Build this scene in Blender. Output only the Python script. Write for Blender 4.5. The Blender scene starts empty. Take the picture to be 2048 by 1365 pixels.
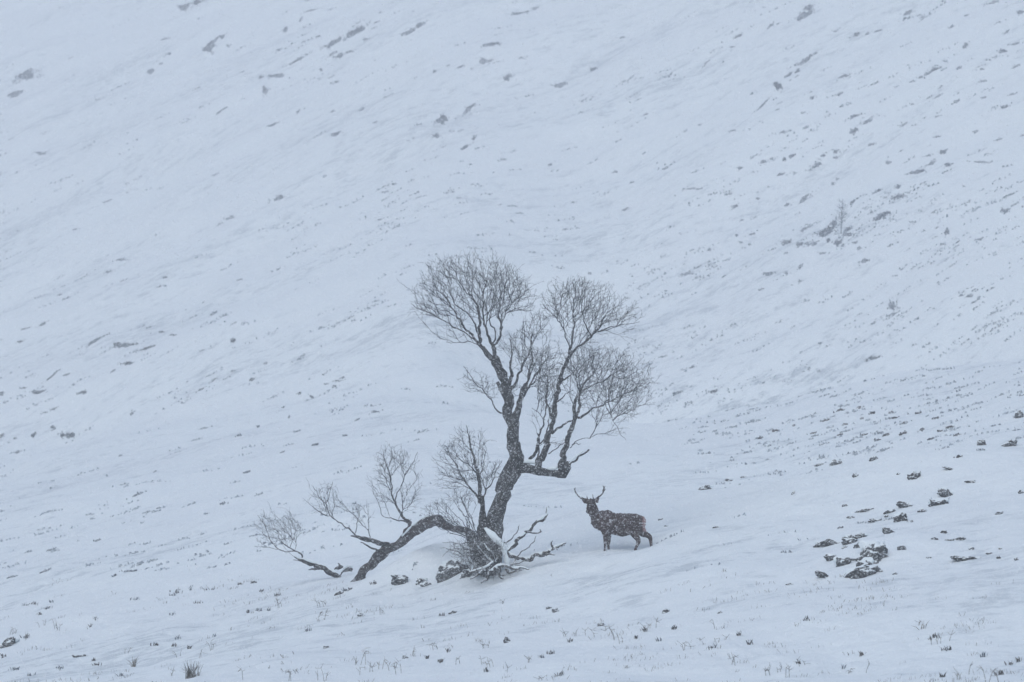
import bpy, bmesh, math, random
import numpy as np
from mathutils import Vector, Matrix
random.seed(7); rng = np.random.default_rng(7)
R = math.radians
SC = bpy.context.scene; COL = SC.collection

# ------------------------------------------------------------------ camera
PITCH = R(10.0); FPX = 7446.0                     # focal length in pixels of a 2048 px wide frame
cam = bpy.data.cameras.new('camera'); camo = bpy.data.objects.new('camera', cam); COL.objects.link(camo)
camo.location = (0, 0, 0); camo.rotation_euler = (math.pi/2 + PITCH, 0, 0)
cam.sensor_width = 36; cam.lens = FPX/2048*36; cam.clip_end = 5000; cam.clip_start = .5
cam.dof.use_dof = True; cam.dof.focus_distance = 117.0; cam.dof.aperture_fstop = 1.8
SC.camera = camo
SC.cycles.volume_bounces = 1
CF = np.array([0, math.cos(PITCH), math.sin(PITCH)]); CU = np.array([0, -math.sin(PITCH), math.cos(PITCH)])

# ------------------------------------------------------------------ light: flat overcast snowfall
SUN_EL, SUN_ROT = R(47), R(206)
w = bpy.data.worlds.new('World'); SC.world = w; w.use_nodes = True
nt = w.node_tree; bg = nt.nodes['Background']
sky = nt.nodes.new('ShaderNodeTexSky'); sky.sky_type = 'NISHITA'; sky.sun_disc = False
sky.sun_elevation = SUN_EL; sky.sun_rotation = SUN_ROT; sky.air_density = 1.0; sky.dust_density = 1.5; sky.ozone_density = 1.6
nt.links.new(sky.outputs[0], bg.inputs[0]); bg.inputs[1].default_value = 0.15
sl = bpy.data.lights.new('sun', 'SUN'); sl.energy = 1.15; sl.angle = R(60); sl.color = (1.0, .98, .96)
so = bpy.data.objects.new('sun', sl); COL.objects.link(so)
sd = Vector((math.sin(SUN_ROT)*math.cos(SUN_EL), math.cos(SUN_ROT)*math.cos(SUN_EL), math.sin(SUN_EL)))
so.rotation_euler = sd.to_track_quat('Z', 'Y').to_euler()
SC.view_settings.view_transform = 'Standard'; SC.view_settings.look = 'None'
SC.view_settings.gamma = 1; SC.view_settings.exposure = 0.08
HAZE = 0.00125

# ------------------------------------------------------------------ tagging helpers
def tag(o, label=None, cat=None, group=None, kind=None):
    if label: o['label'] = label
    if cat: o['category'] = cat
    if group: o['group'] = group
    if kind: o['kind'] = kind
    return o
def mesh_obj(name, V, F, mat, parent=None, smooth=True, loc=None):
    me = bpy.data.meshes.new(name)
    V = np.asarray(V, dtype=float)
    if loc is not None: V = V - np.asarray(loc)
    me.from_pydata([tuple(v) for v in V], [], F); me.update()
    if smooth: me.polygons.foreach_set('use_smooth', [True]*len(me.polygons))
    me.materials.append(mat)
    o = bpy.data.objects.new(name, me); COL.objects.link(o)
    if loc is not None and parent is None: o.location = loc
    if parent: o.parent = parent
    return o
def empty(name, loc):
    o = bpy.data.objects.new(name, None); COL.objects.link(o); o.location = loc; o.empty_display_size = .3
    return o

# ------------------------------------------------------------------ noise
def _hash(ix, iy, s):
    h = (ix.astype(np.int64)*374761393 + iy.astype(np.int64)*668265263 + s*1442695041) & 0xffffffff
    h = ((h ^ (h >> 13))*1274126177) & 0xffffffff
    return ((h ^ (h >> 16)) & 0xffff)/32767.5 - 1
def noise(x, y, s=0):
    x = np.asarray(x, float); y = np.asarray(y, float)
    ix = np.floor(x); iy = np.floor(y); fx = x-ix; fy = y-iy
    fx = fx*fx*fx*(fx*(fx*6-15)+10); fy = fy*fy*fy*(fy*(fy*6-15)+10)
    a = _hash(ix, iy, s); b = _hash(ix+1, iy, s); c = _hash(ix, iy+1, s); d = _hash(ix+1, iy+1, s)
    return (a*(1-fx)+b*fx)*(1-fy) + (c*(1-fx)+d*fx)*fy
def fbm(x, y, s=0, o=3):
    t = 0; a = 1.; n = 0
    for i in range(o):
        t = t + a*noise(x*2**i, y*2**i, s+i*17); n += a; a *= .5
    return t/n
def sstep(a, b, x):
    t = np.clip((x-a)/(b-a), 0, 1); return t*t*(3-2*t)

# ------------------------------------------------------------------ terrain height
KN_Y = np.array([-400, -60, 0, 60, 90, 121, 131, 134, 141, 200, 206, 235, 330, 640, 760, 3000.])
KN_DIP = np.array([-6, -3, -1.7, 3.6, 7.5, 14.6, 16.95, 16.9, 15.9, 29.6, 30.0, 28.6, 74, 213, 225, 227.])
KN_PL = np.array([-6, -3, -1.7, 3.6, 7.5, 14.6, 17.0, 17.7, 19.0, 32.5, 33.8, 40.0, 78, 213, 225, 227.])
BUMPS = []          # (x, y, radius x, radius y, height)
def height(X, Y):
    X = np.asarray(X, float); Y = np.asarray(Y, float)
    k = .35 + .78*sstep(84, 122, Y)
    Xc = np.clip(X, -170, 150)
    S = Y + k*Xc
    Sw = S + 1.6*fbm(X/11, Y/11, 3, 2)
    wv = sstep(-9, 10, X + 2*noise(X/9, Y/9, 5))
    z = 0; 
    for d in (-2.2, -.8, .8, 2.2):        # soften the creases of the profile
        z = z + .25*((1-wv)*np.interp(Sw+d, KN_Y, KN_PL) + wv*np.interp(Sw+d, KN_Y, KN_DIP))
    far = sstep(170, 300, Y)
    z = z + (.30+.5*far)*fbm(X/13, Y/13, 11, 2) + 1.6*far*fbm(X/55, Y/55, 13, 2) + (.21-.08*far)*fbm(X/3.1+Y*.05, Y/4.2, 23, 3)*(1+far)
    z = z + .035*fbm(X/.8, Y/1.0, 31, 2)*(1+far)
    # tussocky ground where heath stands up through the snow
    rough = sstep(.0, .5, fbm(X/7+9, Y/9+4, 41, 2)+.1)
    z = z + rough*.11*np.abs(fbm(X/.9, Y/1.3, 47, 2))
    for bx, by, rx, ry, h in BUMPS:
        z = z + h*np.exp(-((X-bx)/rx)**2 - ((Y-by)/ry)**2)
    return z
def ray(px, py):
    return CF + CU*((682.5-py)/FPX) + np.array([(px-1024)/FPX, 0, 0])
def W(px, py, D):                # point on the sight line of a pixel at depth D (metres along Y)
    r = ray(px, py); return r*(D/r[1])
def ground_at(px, py):
    r = ray(px, py); Ys = np.concatenate([np.arange(70, 190, .4), np.arange(190, 960, 1.5)])
    X = r[0]/r[1]*Ys; Z = r[2]/r[1]*Ys
    hit = np.nonzero(height(X, Ys) >= Z)[0]
    if len(hit) == 0: return None
    i = hit[0]; a, b = Ys[max(i-1, 0)], Ys[i]
    for _ in range(14):
        m = (a+b)/2
        if float(height(r[0]/r[1]*m, m)) >= r[2]/r[1]*m: b = m
        else: a = m
    return np.array([r[0]/r[1]*b, b, r[2]/r[1]*b])

_g = ground_at(860, 1150); BUMPS.append((_g[0], _g[1]+1.6, 2.2, 1.5, .75))
_g = ground_at(985, 1158); BUMPS.append((_g[0]+.1, _g[1]+1.2, 1.6, 1.2, .35))
_g = ground_at(1740, 1130); BUMPS.append((_g[0]+.6, _g[1]+1.5, 1.6, 1.4, .45))
_g = ground_at(150, 1255); BUMPS.append((_g[0]-.1, _g[1]+.6, 1.4, 1.1, .35))
_g = ground_at(1235, 1100); BUMPS.append((_g[0]+.75, _g[1]+.3, .75, .9, -.20)); BUMPS.append((_g[0]-.45, _g[1], .5, .7, .07))

# ------------------------------------------------------------------ materials
def newmat(name):
    m = bpy.data.materials.new(name); m.use_nodes = True
    n = m.node_tree; return m, n, n.nodes['Principled BSDF']
def N(n, t, **kw):
    x = n.nodes.new(t)
    for k, v in kw.items():
        if k in x.inputs: x.inputs[k].default_value = v
        else: setattr(x, k, v)
    return x
def mixc(n, fac, a, b):
    m = n.nodes.new('ShaderNodeMix'); m.data_type = 'RGBA'
    if isinstance(fac, (int, float)): m.inputs[0].default_value = fac
    else: n.links.new(fac, m.inputs[0])
    for s, v in ((6, a), (7, b)):
        if isinstance(v, tuple): m.inputs[s].default_value = (*v, 1)
        else: n.links.new(v, m.inputs[s])
    return m.outputs[2]
def rampf(n, src, lo, hi):
    r = n.nodes.new('ShaderNodeMapRange'); r.interpolation_type = 'SMOOTHSTEP'
    r.inputs[1].default_value = lo; r.inputs[2].default_value = hi
    n.links.new(src, r.inputs[0]); return r.outputs[0]
def math2(n, op, a, b):
    m = n.nodes.new('ShaderNodeMath'); m.operation = op
    for i, v in enumerate((a, b)):
        if isinstance(v, (int, float)): m.inputs[i].default_value = v
        else: n.links.new(v, m.inputs[i])
    return m.outputs[0]
SNOW = (.763, .830, .846)
HEATH = (.16, .17, .175)

def mat_snow():
    m, n, b = newmat('snow')
    geo = n.nodes.new('ShaderNodeNewGeometry')
    def mapped(rot, sc):
        mp = n.nodes.new('ShaderNodeMapping'); mp.inputs['Rotation'].default_value = (0, 0, rot); mp.inputs['Scale'].default_value = sc
        n.links.new(geo.outputs['Position'], mp.inputs['Vector']); return mp.outputs[0]
    big = N(n, 'ShaderNodeTexNoise', Scale=.06, Detail=3.); n.links.new(mapped(0, (.7, 1, 0)), big.inputs['Vector'])
    mid = N(n, 'ShaderNodeTexNoise', Scale=.62, Detail=6., Roughness=.6); n.links.new(mapped(R(4), (.75, 1, 0)), mid.inputs['Vector'])
    fine = N(n, 'ShaderNodeTexNoise', Scale=2.6, Detail=4., Roughness=.65); n.links.new(mapped(R(4), (.6, 1, 0)), fine.inputs['Vector'])
    f = math2(n, 'ADD', math2(n, 'MULTIPLY', mid.outputs[0], .55), math2(n, 'MULTIPLY', fine.outputs[0], .45))
    f = math2(n, 'ADD', f, math2(n, 'MULTIPLY', math2(n, 'SUBTRACT', big.outputs[0], .5), .40))
    mask = math2(n, 'ADD', math2(n, 'MULTIPLY', rampf(n, f, .53, .64), .36), math2(n, 'MULTIPLY', rampf(n, f, .44, .66), .10))
    an = n.nodes.new('ShaderNodeAttribute'); an.attribute_name = 'heath_cover'
    mask = math2(n, 'MULTIPLY', mask, an.outputs['Fac'])
    c = mixc(n, mask, SNOW, (.335, .40, .445))
    tone = N(n, 'ShaderNodeTexNoise', Scale=.05, Detail=2.); n.links.new(geo.outputs['Position'], tone.inputs['Vector'])
    c2 = mixc(n, math2(n, 'MULTIPLY', rampf(n, tone.outputs[0], .35, .65), .30), c, (.69, .745, .78))
    n.links.new(c2, b.inputs['Base Color']); b.inputs['Roughness'].default_value = .95
    b.inputs['Specular IOR Level'].default_value = .1
    bn = N(n, 'ShaderNodeTexNoise', Scale=1.6, Detail=6., Roughness=.6); n.links.new(geo.outputs['Position'], bn.inputs['Vector'])
    bp = N(n, 'ShaderNodeBump', Strength=.55, Distance=.22); n.links.new(bn.outputs[0], bp.inputs['Height'])
    n.links.new(bp.outputs[0], b.inputs['Normal'])
    return m
def mat_plain_snow():
    m, n, b = newmat('loose_snow'); b.inputs['Base Color'].default_value = (*SNOW, 1); b.inputs['Roughness'].default_value = .95
    b.inputs['Specular IOR Level'].default_value = .1
    tx = N(n, 'ShaderNodeTexNoise', Scale=14., Detail=4.); g = n.nodes.new('ShaderNodeNewGeometry'); n.links.new(g.outputs['Position'], tx.inputs['Vector'])
    bp = N(n, 'ShaderNodeBump', Strength=.4, Distance=.03); n.links.new(tx.outputs[0], bp.inputs['Height']); n.links.new(bp.outputs[0], b.inputs['Normal'])
    return m
def mat_snowed(name, dark, dark2, lo, hi, nscale, speck=.0, nz_w=1.0, red=None):
    """rough dark surface (bark, rock, heath) with snow lodged on its upper sides and in its cracks"""
    m, n, b = newmat(name)
    g = n.nodes.new('ShaderNodeNewGeometry')
    sep = n.nodes.new('ShaderNodeSeparateXYZ'); n.links.new(g.outputs['Normal'], sep.inputs[0])
    n1 = N(n, 'ShaderNodeTexNoise', Scale=nscale, Detail=5., Roughness=.65); n.links.new(g.outputs['Position'], n1.inputs['Vector'])
    n2 = N(n, 'ShaderNodeTexNoise', Scale=nscale*.22, Detail=3.); n.links.new(g.outputs['Position'], n2.inputs['Vector'])
    v = N(n, 'ShaderNodeTexNoise', Scale=nscale*4.5, Detail=2.); n.links.new(g.outputs['Position'], v.inputs['Vector'])
    col = mixc(n, rampf(n, n2.outputs[0], .38, .62), dark, dark2)
    if red: col = mixc(n, math2(n, 'MULTIPLY', rampf(n, n2.outputs[1] if False else n1.outputs[0], .5, .68), .8), col, red)
    f = math2(n, 'ADD', math2(n, 'MULTIPLY', sep.outputs[2], nz_w), math2(n, 'MULTIPLY', math2(n, 'SUBTRACT', n1.outputs[0], .5), 2.2))
    f = rampf(n, f, lo, hi)
    f2 = math2(n, 'MULTIPLY', rampf(n, v.outputs[0], .60, .66), speck)
    f = math2(n, 'MAXIMUM', f, f2)
    n.links.new(mixc(n, f, col, SNOW), b.inputs['Base Color']); b.inputs['Roughness'].default_value = .95
    b.inputs['Specular IOR Level'].default_value = .15
    bp = N(n, 'ShaderNodeBump', Strength=.8, Distance=.04); n.links.new(n1.outputs[0], bp.inputs['Height']); n.links.new(bp.outputs[0], b.inputs['Normal'])
    return m
M_SNOW = mat_snow(); M_CAP = mat_plain_snow()
M_BARK = mat_snowed('bark', (.012, .013, .014), (.028, .029, .028), 1.05, 1.4, 7.0, .35)
M_BARKR = mat_snowed('reddish_bark', (.022, .019, .020), (.036, .031, .030), 1.0, 1.4, 7.0, .35, red=(.052, .029, .028))
M_TWIG = mat_snowed('twig_bark', (.026, .031, .037), (.046, .052, .060), .95, 1.4, 9.0, .25)
M_ROOT = mat_snowed('snowy_wood', (.020, .022, .022), (.042, .042, .040), .42, .78, 9.0, .3)
M_ROCK = mat_snowed('rock', (.030, .034, .037), (.070, .077, .080), .32, .66, 4.5, .5)
M_HEATH = mat_snowed('heather', (.045, .050, .050), (.10, .10, .098), 1.0, 1.5, 3.0, .6, .6)
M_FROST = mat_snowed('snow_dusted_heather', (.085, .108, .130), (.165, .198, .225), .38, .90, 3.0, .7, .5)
M_FAINT = mat_snowed('haze_paled_frosted_heather', (.19, .22, .265), (.32, .36, .40), .45, 1.0, 3.0, .6, .5)  # frosted heather, its colour paled and blued to imitate distance haze high on the hill
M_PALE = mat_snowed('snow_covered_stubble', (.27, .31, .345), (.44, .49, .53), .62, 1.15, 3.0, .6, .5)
M_GRASS = mat_snowed('dry_grass', (.085, .085, .075), (.17, .16, .13), 1.1, 1.6, 6.0, .3, .6)

# ------------------------------------------------------------------ ground sheet
def build_ground():
    u_in = np.linspace(-.175, .175, 560)
    u_out = .175*np.geomspace(1, 4.6, 26)[1:]
    U = np.concatenate([-u_out[::-1], u_in, u_out])
    Y = np.concatenate([np.linspace(-140, 60, 34)[:-1], np.linspace(60, 86, 60)[:-1], np.arange(86, 142, .17),
                        np.arange(142, 200, .28), np.arange(200, 780, 1.0), np.geomspace(781, 960, 24)])
    UU, YY = np.meshgrid(U, Y); XX = UU*np.sqrt(YY**2+45**2)
    ZZ = height(XX, YY)
    nv, nu = XX.shape
    V = np.stack([XX.ravel(), YY.ravel(), ZZ.ravel()], 1)
    idx = np.arange(nv*nu).reshape(nv, nu)
    F = np.stack([idx[:-1, :-1].ravel(), idx[:-1, 1:].ravel(), idx[1:, 1:].ravel(), idx[1:, :-1].ravel()], 1)
    me = bpy.data.meshes.new('snowy_ground'); me.vertices.add(len(V)); me.vertices.foreach_set('co', V.ravel())
    me.loops.add(F.size); me.loops.foreach_set('vertex_index', F.ravel().astype(np.int32))
    me.polygons.add(len(F)); me.polygons.foreach_set('loop_start', (np.arange(len(F))*4).astype(np.int32))
    me.update(calc_edges=True); me.polygons.foreach_set('use_smooth', np.ones(len(F), bool)); me.materials.append(M_SNOW)
    k = .35 + .78*sstep(84, 122, YY); SS = YY + k*np.clip(XX, -170, 150)
    right = sstep(-5, 6, XX)
    cov = 1 - right*sstep(112, 126, SS)*(1-sstep(203, 207, SS))*.85*(1-sstep(133, 140, SS)*(1-sstep(150, 172, SS))*.75)
    cov = cov + right*sstep(205, 209, SS)*(1-sstep(255, 300, SS))*.45 + 1.15*sstep(5, 11, XX)*sstep(158, 168, SS)*(1-sstep(196, 204, SS)) + .12
    at = me.attributes.new('heath_cover', 'FLOAT', 'POINT'); at.data.foreach_set('value', cov.ravel())
    o = bpy.data.objects.new('ground', me); COL.objects.link(o)
    tag(o, 'snow covered moorland ground rising from the foreground knoll into the open hillside', kind='structure')
build_ground()

# ------------------------------------------------------------------ tubes
class MB:
    def __init__(s): s.V = []; s.F = []
    def tube(s, P, Rr, sides=8, cap=True, wob=0.0):
        P = np.asarray(P, float); n = len(P); base = len(s.V)
        T = np.gradient(P, axis=0); T /= np.linalg.norm(T, axis=1)[:, None]+1e-9
        ref = np.array([0, 1., .13]); ref /= np.linalg.norm(ref)
        A = np.cross(T, ref); la = np.linalg.norm(A, axis=1)[:, None]; A = np.where(la < .05, np.cross(T, [1, 0, 0]), A); A /= np.linalg.norm(A, axis=1)[:, None]
        B = np.cross(T, A)
        for i in range(n):
            for j in range(sides):
                a = 2*math.pi*j/sides
                r = Rr[i]*(1+(random.uniform(-wob, wob) if wob else 0))
                s.V.append(P[i]+(A[i]*math.cos(a)+B[i]*math.sin(a))*r)
        for i in range(n-1):
            for j in range(sides):
                k = (j+1) % sides
                s.F.append((base+i*sides+j, base+i*sides+k, base+(i+1)*sides+k, base+(i+1)*sides+j))
        if cap:
            s.F.append(tuple(base+j for j in reversed(range(sides)))); s.F.append(tuple(base+(n-1)*sides+j for j in range(sides)))
    def loft(s, rings):             # rings: list of (center, half axis vec1, half axis vec2)
        base = len(s.V); S = 16
        for c, a, b in rings:
            for j in range(S):
                t = 2*math.pi*j/S; s.V.append(np.asarray(c)+np.asarray(a)*math.cos(t)+np.asarray(b)*math.sin(t))
        for i in range(len(rings)-1):
            for j in range(S):
                k = (j+1) % S; s.F.append((base+i*S+j, base+i*S+k, base+(i+1)*S+k, base+(i+1)*S+j))
        s.F.append(tuple(base+j for j in reversed(range(S)))); s.F.append(tuple(base+(len(rings)-1)*S+j for j in range(S)))
    def build(s, name, mat, parent=None, smooth=True, loc=None):
        return mesh_obj(name, s.V, s.F, mat, parent, smooth, loc)
def spline(P, R_, step):
    """Catmull-Rom resample"""
    P = np.asarray(P, float); R_ = np.asarray(R_, float)
    Q = np.vstack([2*P[0]-P[1], P, 2*P[-1]-P[-2]]); out = []; rr = []
    for i in range(len(P)-1):
        p0, p1, p2, p3 = Q[i:i+4]; m = max(1, int(round(np.linalg.norm(p2-p1)/step)))
        for k in range(m):
            t = k/m
            out.append(.5*((2*p1)+(-p0+p2)*t+(2*p0-5*p1+4*p2-p3)*t*t+(-p0+3*p1-3*p2+p3)*t**3)); rr.append(R_[i]*(1-t)+R_[i+1]*t)
    out.append(P[-1]); rr.append(R_[-1])
    return np.array(out), np.array(rr)
MPP = 1/62.6                          # metres per photo pixel at the tree

# ------------------------------------------------------------------ the big tree
gt = ground_at(985, 1150); DT = float(gt[1])
g_arch = ground_at(715, 1158); g_left = ground_at(675, 1156)
troot = empty('bare_tree', tuple(gt))
tag(troot, 'large leafless tree with forked trunk and a low arching limb left of the stag', 'tree')
def world_limb(pts, d0, d1, wig=.03):
    """pts: (px, py, radius px); depth runs from d0 to d1 along the limb"""
    n = len(pts); P = []; Rr = []
    for i, (px, py, r) in enumerate(pts):
        t = i/(n-1); D = DT + d0*(1-t)+d1*t
        P.append(W(px, py, D)); Rr.append((r*.96 if r >= 6 else r*(.42+.09*r))*MPP)
    P, Rr = spline(P, Rr, max(.07, min(.2, min(Rr)*1.6)))
    k = np.arange(len(P))
    off = np.stack([fbm(k*.42, k*0+random.random()*90, 1, 2), fbm(k*.4, k*0+random.random()*90, 2, 2), fbm(k*.42, k*0+random.random()*90, 3, 2)], 1)*1.7
    P = P + off*(wig+Rr[:, None]*.12)*(k[:, None] > 0)
    Rr = Rr*(1+.26*fbm(k*.37, k*0+random.random()*90, 4, 3))
    return P, Rr
def grow(seeds, attr, bf=.55, base=None, r0=.0041, up=.25):
    """twigs: every outer point hangs on the node that gives it a short way out from the limb's foot"""
    seeds = np.asarray(seeds); N0 = len(seeds)
    bp = seeds[seeds[:, 2].argmin()] if base is None else base
    attr = attr[np.argsort(np.linalg.norm(attr-bp, axis=1)+rng.normal(0, .10, len(attr)))]
    cap = N0+len(attr)*6+10
    pos = np.zeros((cap, 3)); dr = np.zeros((cap, 3)); path = np.zeros(cap); par = [-1]*N0; n = N0; ch = np.zeros(cap)
    pos[:N0] = seeds; path[:N0] = np.linalg.norm(seeds-bp, axis=1)*.9
    for i in range(N0):
        d = seeds[i]-bp+np.array([0, 0, up]); dr[i] = d/(np.linalg.norm(d)+1e-9)
    for p in attr:
        v = p-pos[:n]; d = np.linalg.norm(v, axis=1)+1e-6; cs = (v*dr[:n]).sum(1)/d
        q = int((d*(1+.75*(1-cs)**1.4)+bf*path[:n]+.07*ch[:n]).argmin())
        if d[q] < .03 or d[q] > 1.6: continue
        m = max(1, int(round(d[q]/.13))); last = q; ch[q] += 1; D0 = dr[q]
        P1 = pos[q]+D0*d[q]*.38
        for k in range(1, m+1):
            t = k/m; c = pos[q]*(1-t)**2+2*P1*t*(1-t)+p*t*t
            c = c+rng.normal(0, .011, 3)*(k < m)
            e = c-pos[last]; pos[n] = c; e = e/(np.linalg.norm(e)+1e-9)+np.array([0, 0, .06]); dr[n] = e/np.linalg.norm(e)
            path[n] = path[last]+np.linalg.norm(c-pos[last]); par.append(last); last = n; n += 1
    nodes = list(pos[:n]); kids = [[] for _ in range(n)]
    for i in range(N0, n): kids[par[i]].append(i)
    rad = np.zeros(n)
    for i in range(n-1, -1, -1):
        if i >= N0: rad[i] = max(r0, sum(rad[k]**2.7 for k in kids[i])**(1/2.7))*1.004
    return nodes, par, kids, rad, N0
def twig_mesh(nodes, par, kids, rad, N0, cap_r=.022, spurs=2.2, sl=.2):
    mb = MB()
    starts = [(par[i], i) for i in range(N0, len(nodes)) if par[i] < N0]
    while starts:
        p, i = starts.pop(); P = [nodes[p], nodes[i]]; cr = min(rad[i]*1.0, cap_r); Rr = [cr, cr]
        while kids[i]:
            ks = sorted(kids[i], key=lambda k: -rad[k])
            for k in ks[1:]: starts.append((i, k))
            i = ks[0]; P.append(nodes[i]); Rr.append(min(rad[i], cap_r))
        mb.tube(P, Rr, 3 if Rr[0] < .012 else 5, cap=False)
        # short spur twigs along the outer shoots
        for q in range(1, len(P)):
            if Rr[q] < .016 and random.random() < .33*spurs:
                t = P[q]-P[q-1]; t = t/np.linalg.norm(t)
                v = t*.7+np.array([random.gauss(0, .6), random.gauss(0, .6), random.gauss(.15, .5)]); v /= np.linalg.norm(v)
                l = random.uniform(.4, 1.)*sl; m_ = P[q]+v*l*.5+np.random.default_rng(q).normal(0, .012, 3)
                mb.tube([P[q], m_, P[q]+v*l], [.0045, .0038, .0028], 3, cap=False)
    return mb
def cloud(ells, n, dyc, dspread):
    """attractor points inside crown envelopes given in photo pixels; shell weighted"""
    pts = []; A = np.array([e[2]*e[3]*(e[4] if len(e) > 4 else 1) for e in ells], float); A /= A.sum()
    for e, a in zip(ells, A):
        cx, cy, rx, ry = e[:4]
        for _ in range(int(n*a)):
            while True:
                v = np.random.default_rng(random.randrange(1 << 30)).uniform(-1, 1, 3)
                q = np.linalg.norm(v)
                if q < 1 and random.random() < .35+.65*q: break
            if random.random() < .16: v = v*random.uniform(1.0, 1.3)
            v = v*(1+.3*float(noise(v[0]*2.3+cx*.1, v[1]*2.3+cy*.1, 71)))
            D = DT + dyc + v[2]*min(rx, ry*1.4)*MPP*dspread
            px, py = cx+v[0]*rx, cy+v[1]*ry
            pts.append(W(px, py, D))
    pts = np.array(pts)
    # clumpy: drop points where a coarse noise is low, so that the crown keeps gaps
    nz = noise(pts[:, 0]*1.7+pts[:, 1], pts[:, 2]*1.7+9, 77)
    return pts[nz > -.55]
def limb(name, lines, ells=None, n=0, dyc=0, dspread=.9, mat=M_BARK, tmat=M_TWIG, root=troot, sides=9, seedmin=0, **kw):
    """lines: [(pts, d0, d1)] traced limbs; the twigs grow from them into the envelopes"""
    mb = MB(); seeds = []
    for ln in lines:
        pts, d0, d1 = ln[:3]
        P, Rr = world_limb(pts, d0, d1); mb.tube(P, Rr, sides if Rr.max() > .05 else 6, wob=.10 if Rr.max() > .06 else .05)
        if len(ln) < 4 or ln[3]:
            s0 = int(len(P)*seedmin); seeds += list(P[s0::3])+[P[-1]]
    o = mb.build(name, mat, root, loc=None); o.matrix_parent_inverse = Matrix.Identity(4)
    me = o.data
    me.transform(Matrix.Translation(-Vector(root.location)))
    if n:
        a = cloud(ells, n, dyc, dspread)
        G = grow(seeds, a, **kw)
        t = twig_mesh(*G).build('twigs', tmat, o); t.data.transform(Matrix.Translation(-Vector(root.location)))
    return o
def snow_line(lines, root, parent):
    """real snow lying along the upper side of low branches"""
    for pts, d0, d1 in lines:
        mb = MB(); P, Rr = world_limb(pts, d0, d1, 0)
        P = P + np.array([0, 0, 1.])*(Rr[:, None]*.72+.006); mb.tube(P, Rr*.58+.006, 8, wob=.12)
        o = mb.build('snow_cap', M_CAP, parent); o.data.transform(Matrix.Translation(-Vector(root.location)))

# main trunk with its two stems
limb('trunk', [
    ([(972,1150,24),(978,1120,23),(984,1080,21),(987,1044,19.5),(1000,1005,16),(1011,970,18),(1023,943,19),(1030,914,13.5),(1025,882,12.5),(1024,849,11.5),(1018,828,10.5),(1016,806,11),(1014,782,10),(1011,760,8)], 0, .1),
    ([(1028,850,8),(1036,829,7),(1039,807,5.5),(1042,790,4.5),(1050,770,3.5),(1062,748,2.2)], .1, .5),
    ([(1031,925,10),(1036,914,12),(1032,900,9)], -.1, -.1),
    ([(940,1066,9),(952,1090,15),(958,1112,17),(966,1140,16)], .1, -.1),
    ([(962,1150,12),(968,1090,13),(963,1050,8),(962,1020,6),(962,994,5)], .25, .25)],
    [(1000,800,30,20)], 0, mat=M_BARK)
limb('broken_stub', [([(1006,786,4.5),(1000,774,4),(995,764,4.2)], -.1, -.25)])
limb('limb', [  # upper left crown
    ([(1012,768,8),(994,736,6.2),(975,708,5.2),(961,691,4.6),(961,669,3.8),(958,636,3.2),(952,608,2.6),(936,586,2),(915,560,1.5)], .1, .1),
    ([(1014,770,7),(1003,736,4.6),(989,703,4.4),(975,664,3.2),(968,640,2.6),(966,600,2.2),(972,560,1.5)], 0, -.6),
    ([(989,703,3.6),(992,690,3),(1001,664,2.8),(1001,644,2.6),(997,630,2.4),(1004,605,2),(1012,580,1.5)], 0, .5),
    ([(986,700,2.6),(989,668,2.2),(980,640,1.8),(984,615,1.4)], .1, .9),
    ([(1001,662,2.4),(1002,648,2),(1022,610,1.7),(1048,592,1.1)], .3, .3),
    ([(963,692,3.4),(935,662,2.8),(917,640,2.5),(908,620,2.3),(890,598,1.8),(872,578,1.3)], .1, -.4),
    ([(961,672,2.6),(944,640,2.2),(930,625,2),(905,600,1.5),(890,570,1.2)], .1, .9),
    ([(964,694,2.4),(953,683,2.2),(938,670,1.9),(905,652,1.7),(870,632,1.5),(840,618,1),(822,608,.8)], .1, .2),
    ([(964,694,2),(948,685,1.6),(915,686,1.3),(892,682,.8)], .1, -.3)],
    [(958,572,108,66,1.3),(1015,590,55,48,1.3),(870,598,42,46,1.2),(905,560,50,40),(845,622,26,18,.6),(900,662,42,20,.5)], 2300, seedmin=.25)
limb('limb', [  # middle crown
    ([(1016,782,6),(1024,752,4),(1020,730,3),(1022,700,2),(1018,676,1.2)], 0, .4),
    ([(1018,790,5),(1032,760,3.6),(1046,728,2.8),(1060,700,2.2),(1066,664,1.4)], 0, -.5),
    ([(1039,806,4),(1052,770,3),(1060,740,2.6),(1064,705,2),(1058,668,1.3)], .1, .3),
    ([(1044,800,3.4),(1062,768,2.6),(1080,735,2),(1098,715,1.2)], .1, .2)],
    [(1040,715,44,50),(1068,685,40,56,1.2),(1100,720,30,50,.6),(1085,740,28,45),(1030,760,26,30)], 1250, seedmin=.2)
limb('limb', [  # thin left branch
    ([(1011,829,2.6),(994,822,2.2),(980,800,2),(969,783,1.8),(953,769,1.4),(936,747,1.1),(925,731,.7)], -.1, -.7)],
    [(948,762,30,28),(970,770,24,22),(985,788,18,20,.5)], 150, dyc=-.4, seedmin=.35)
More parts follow.
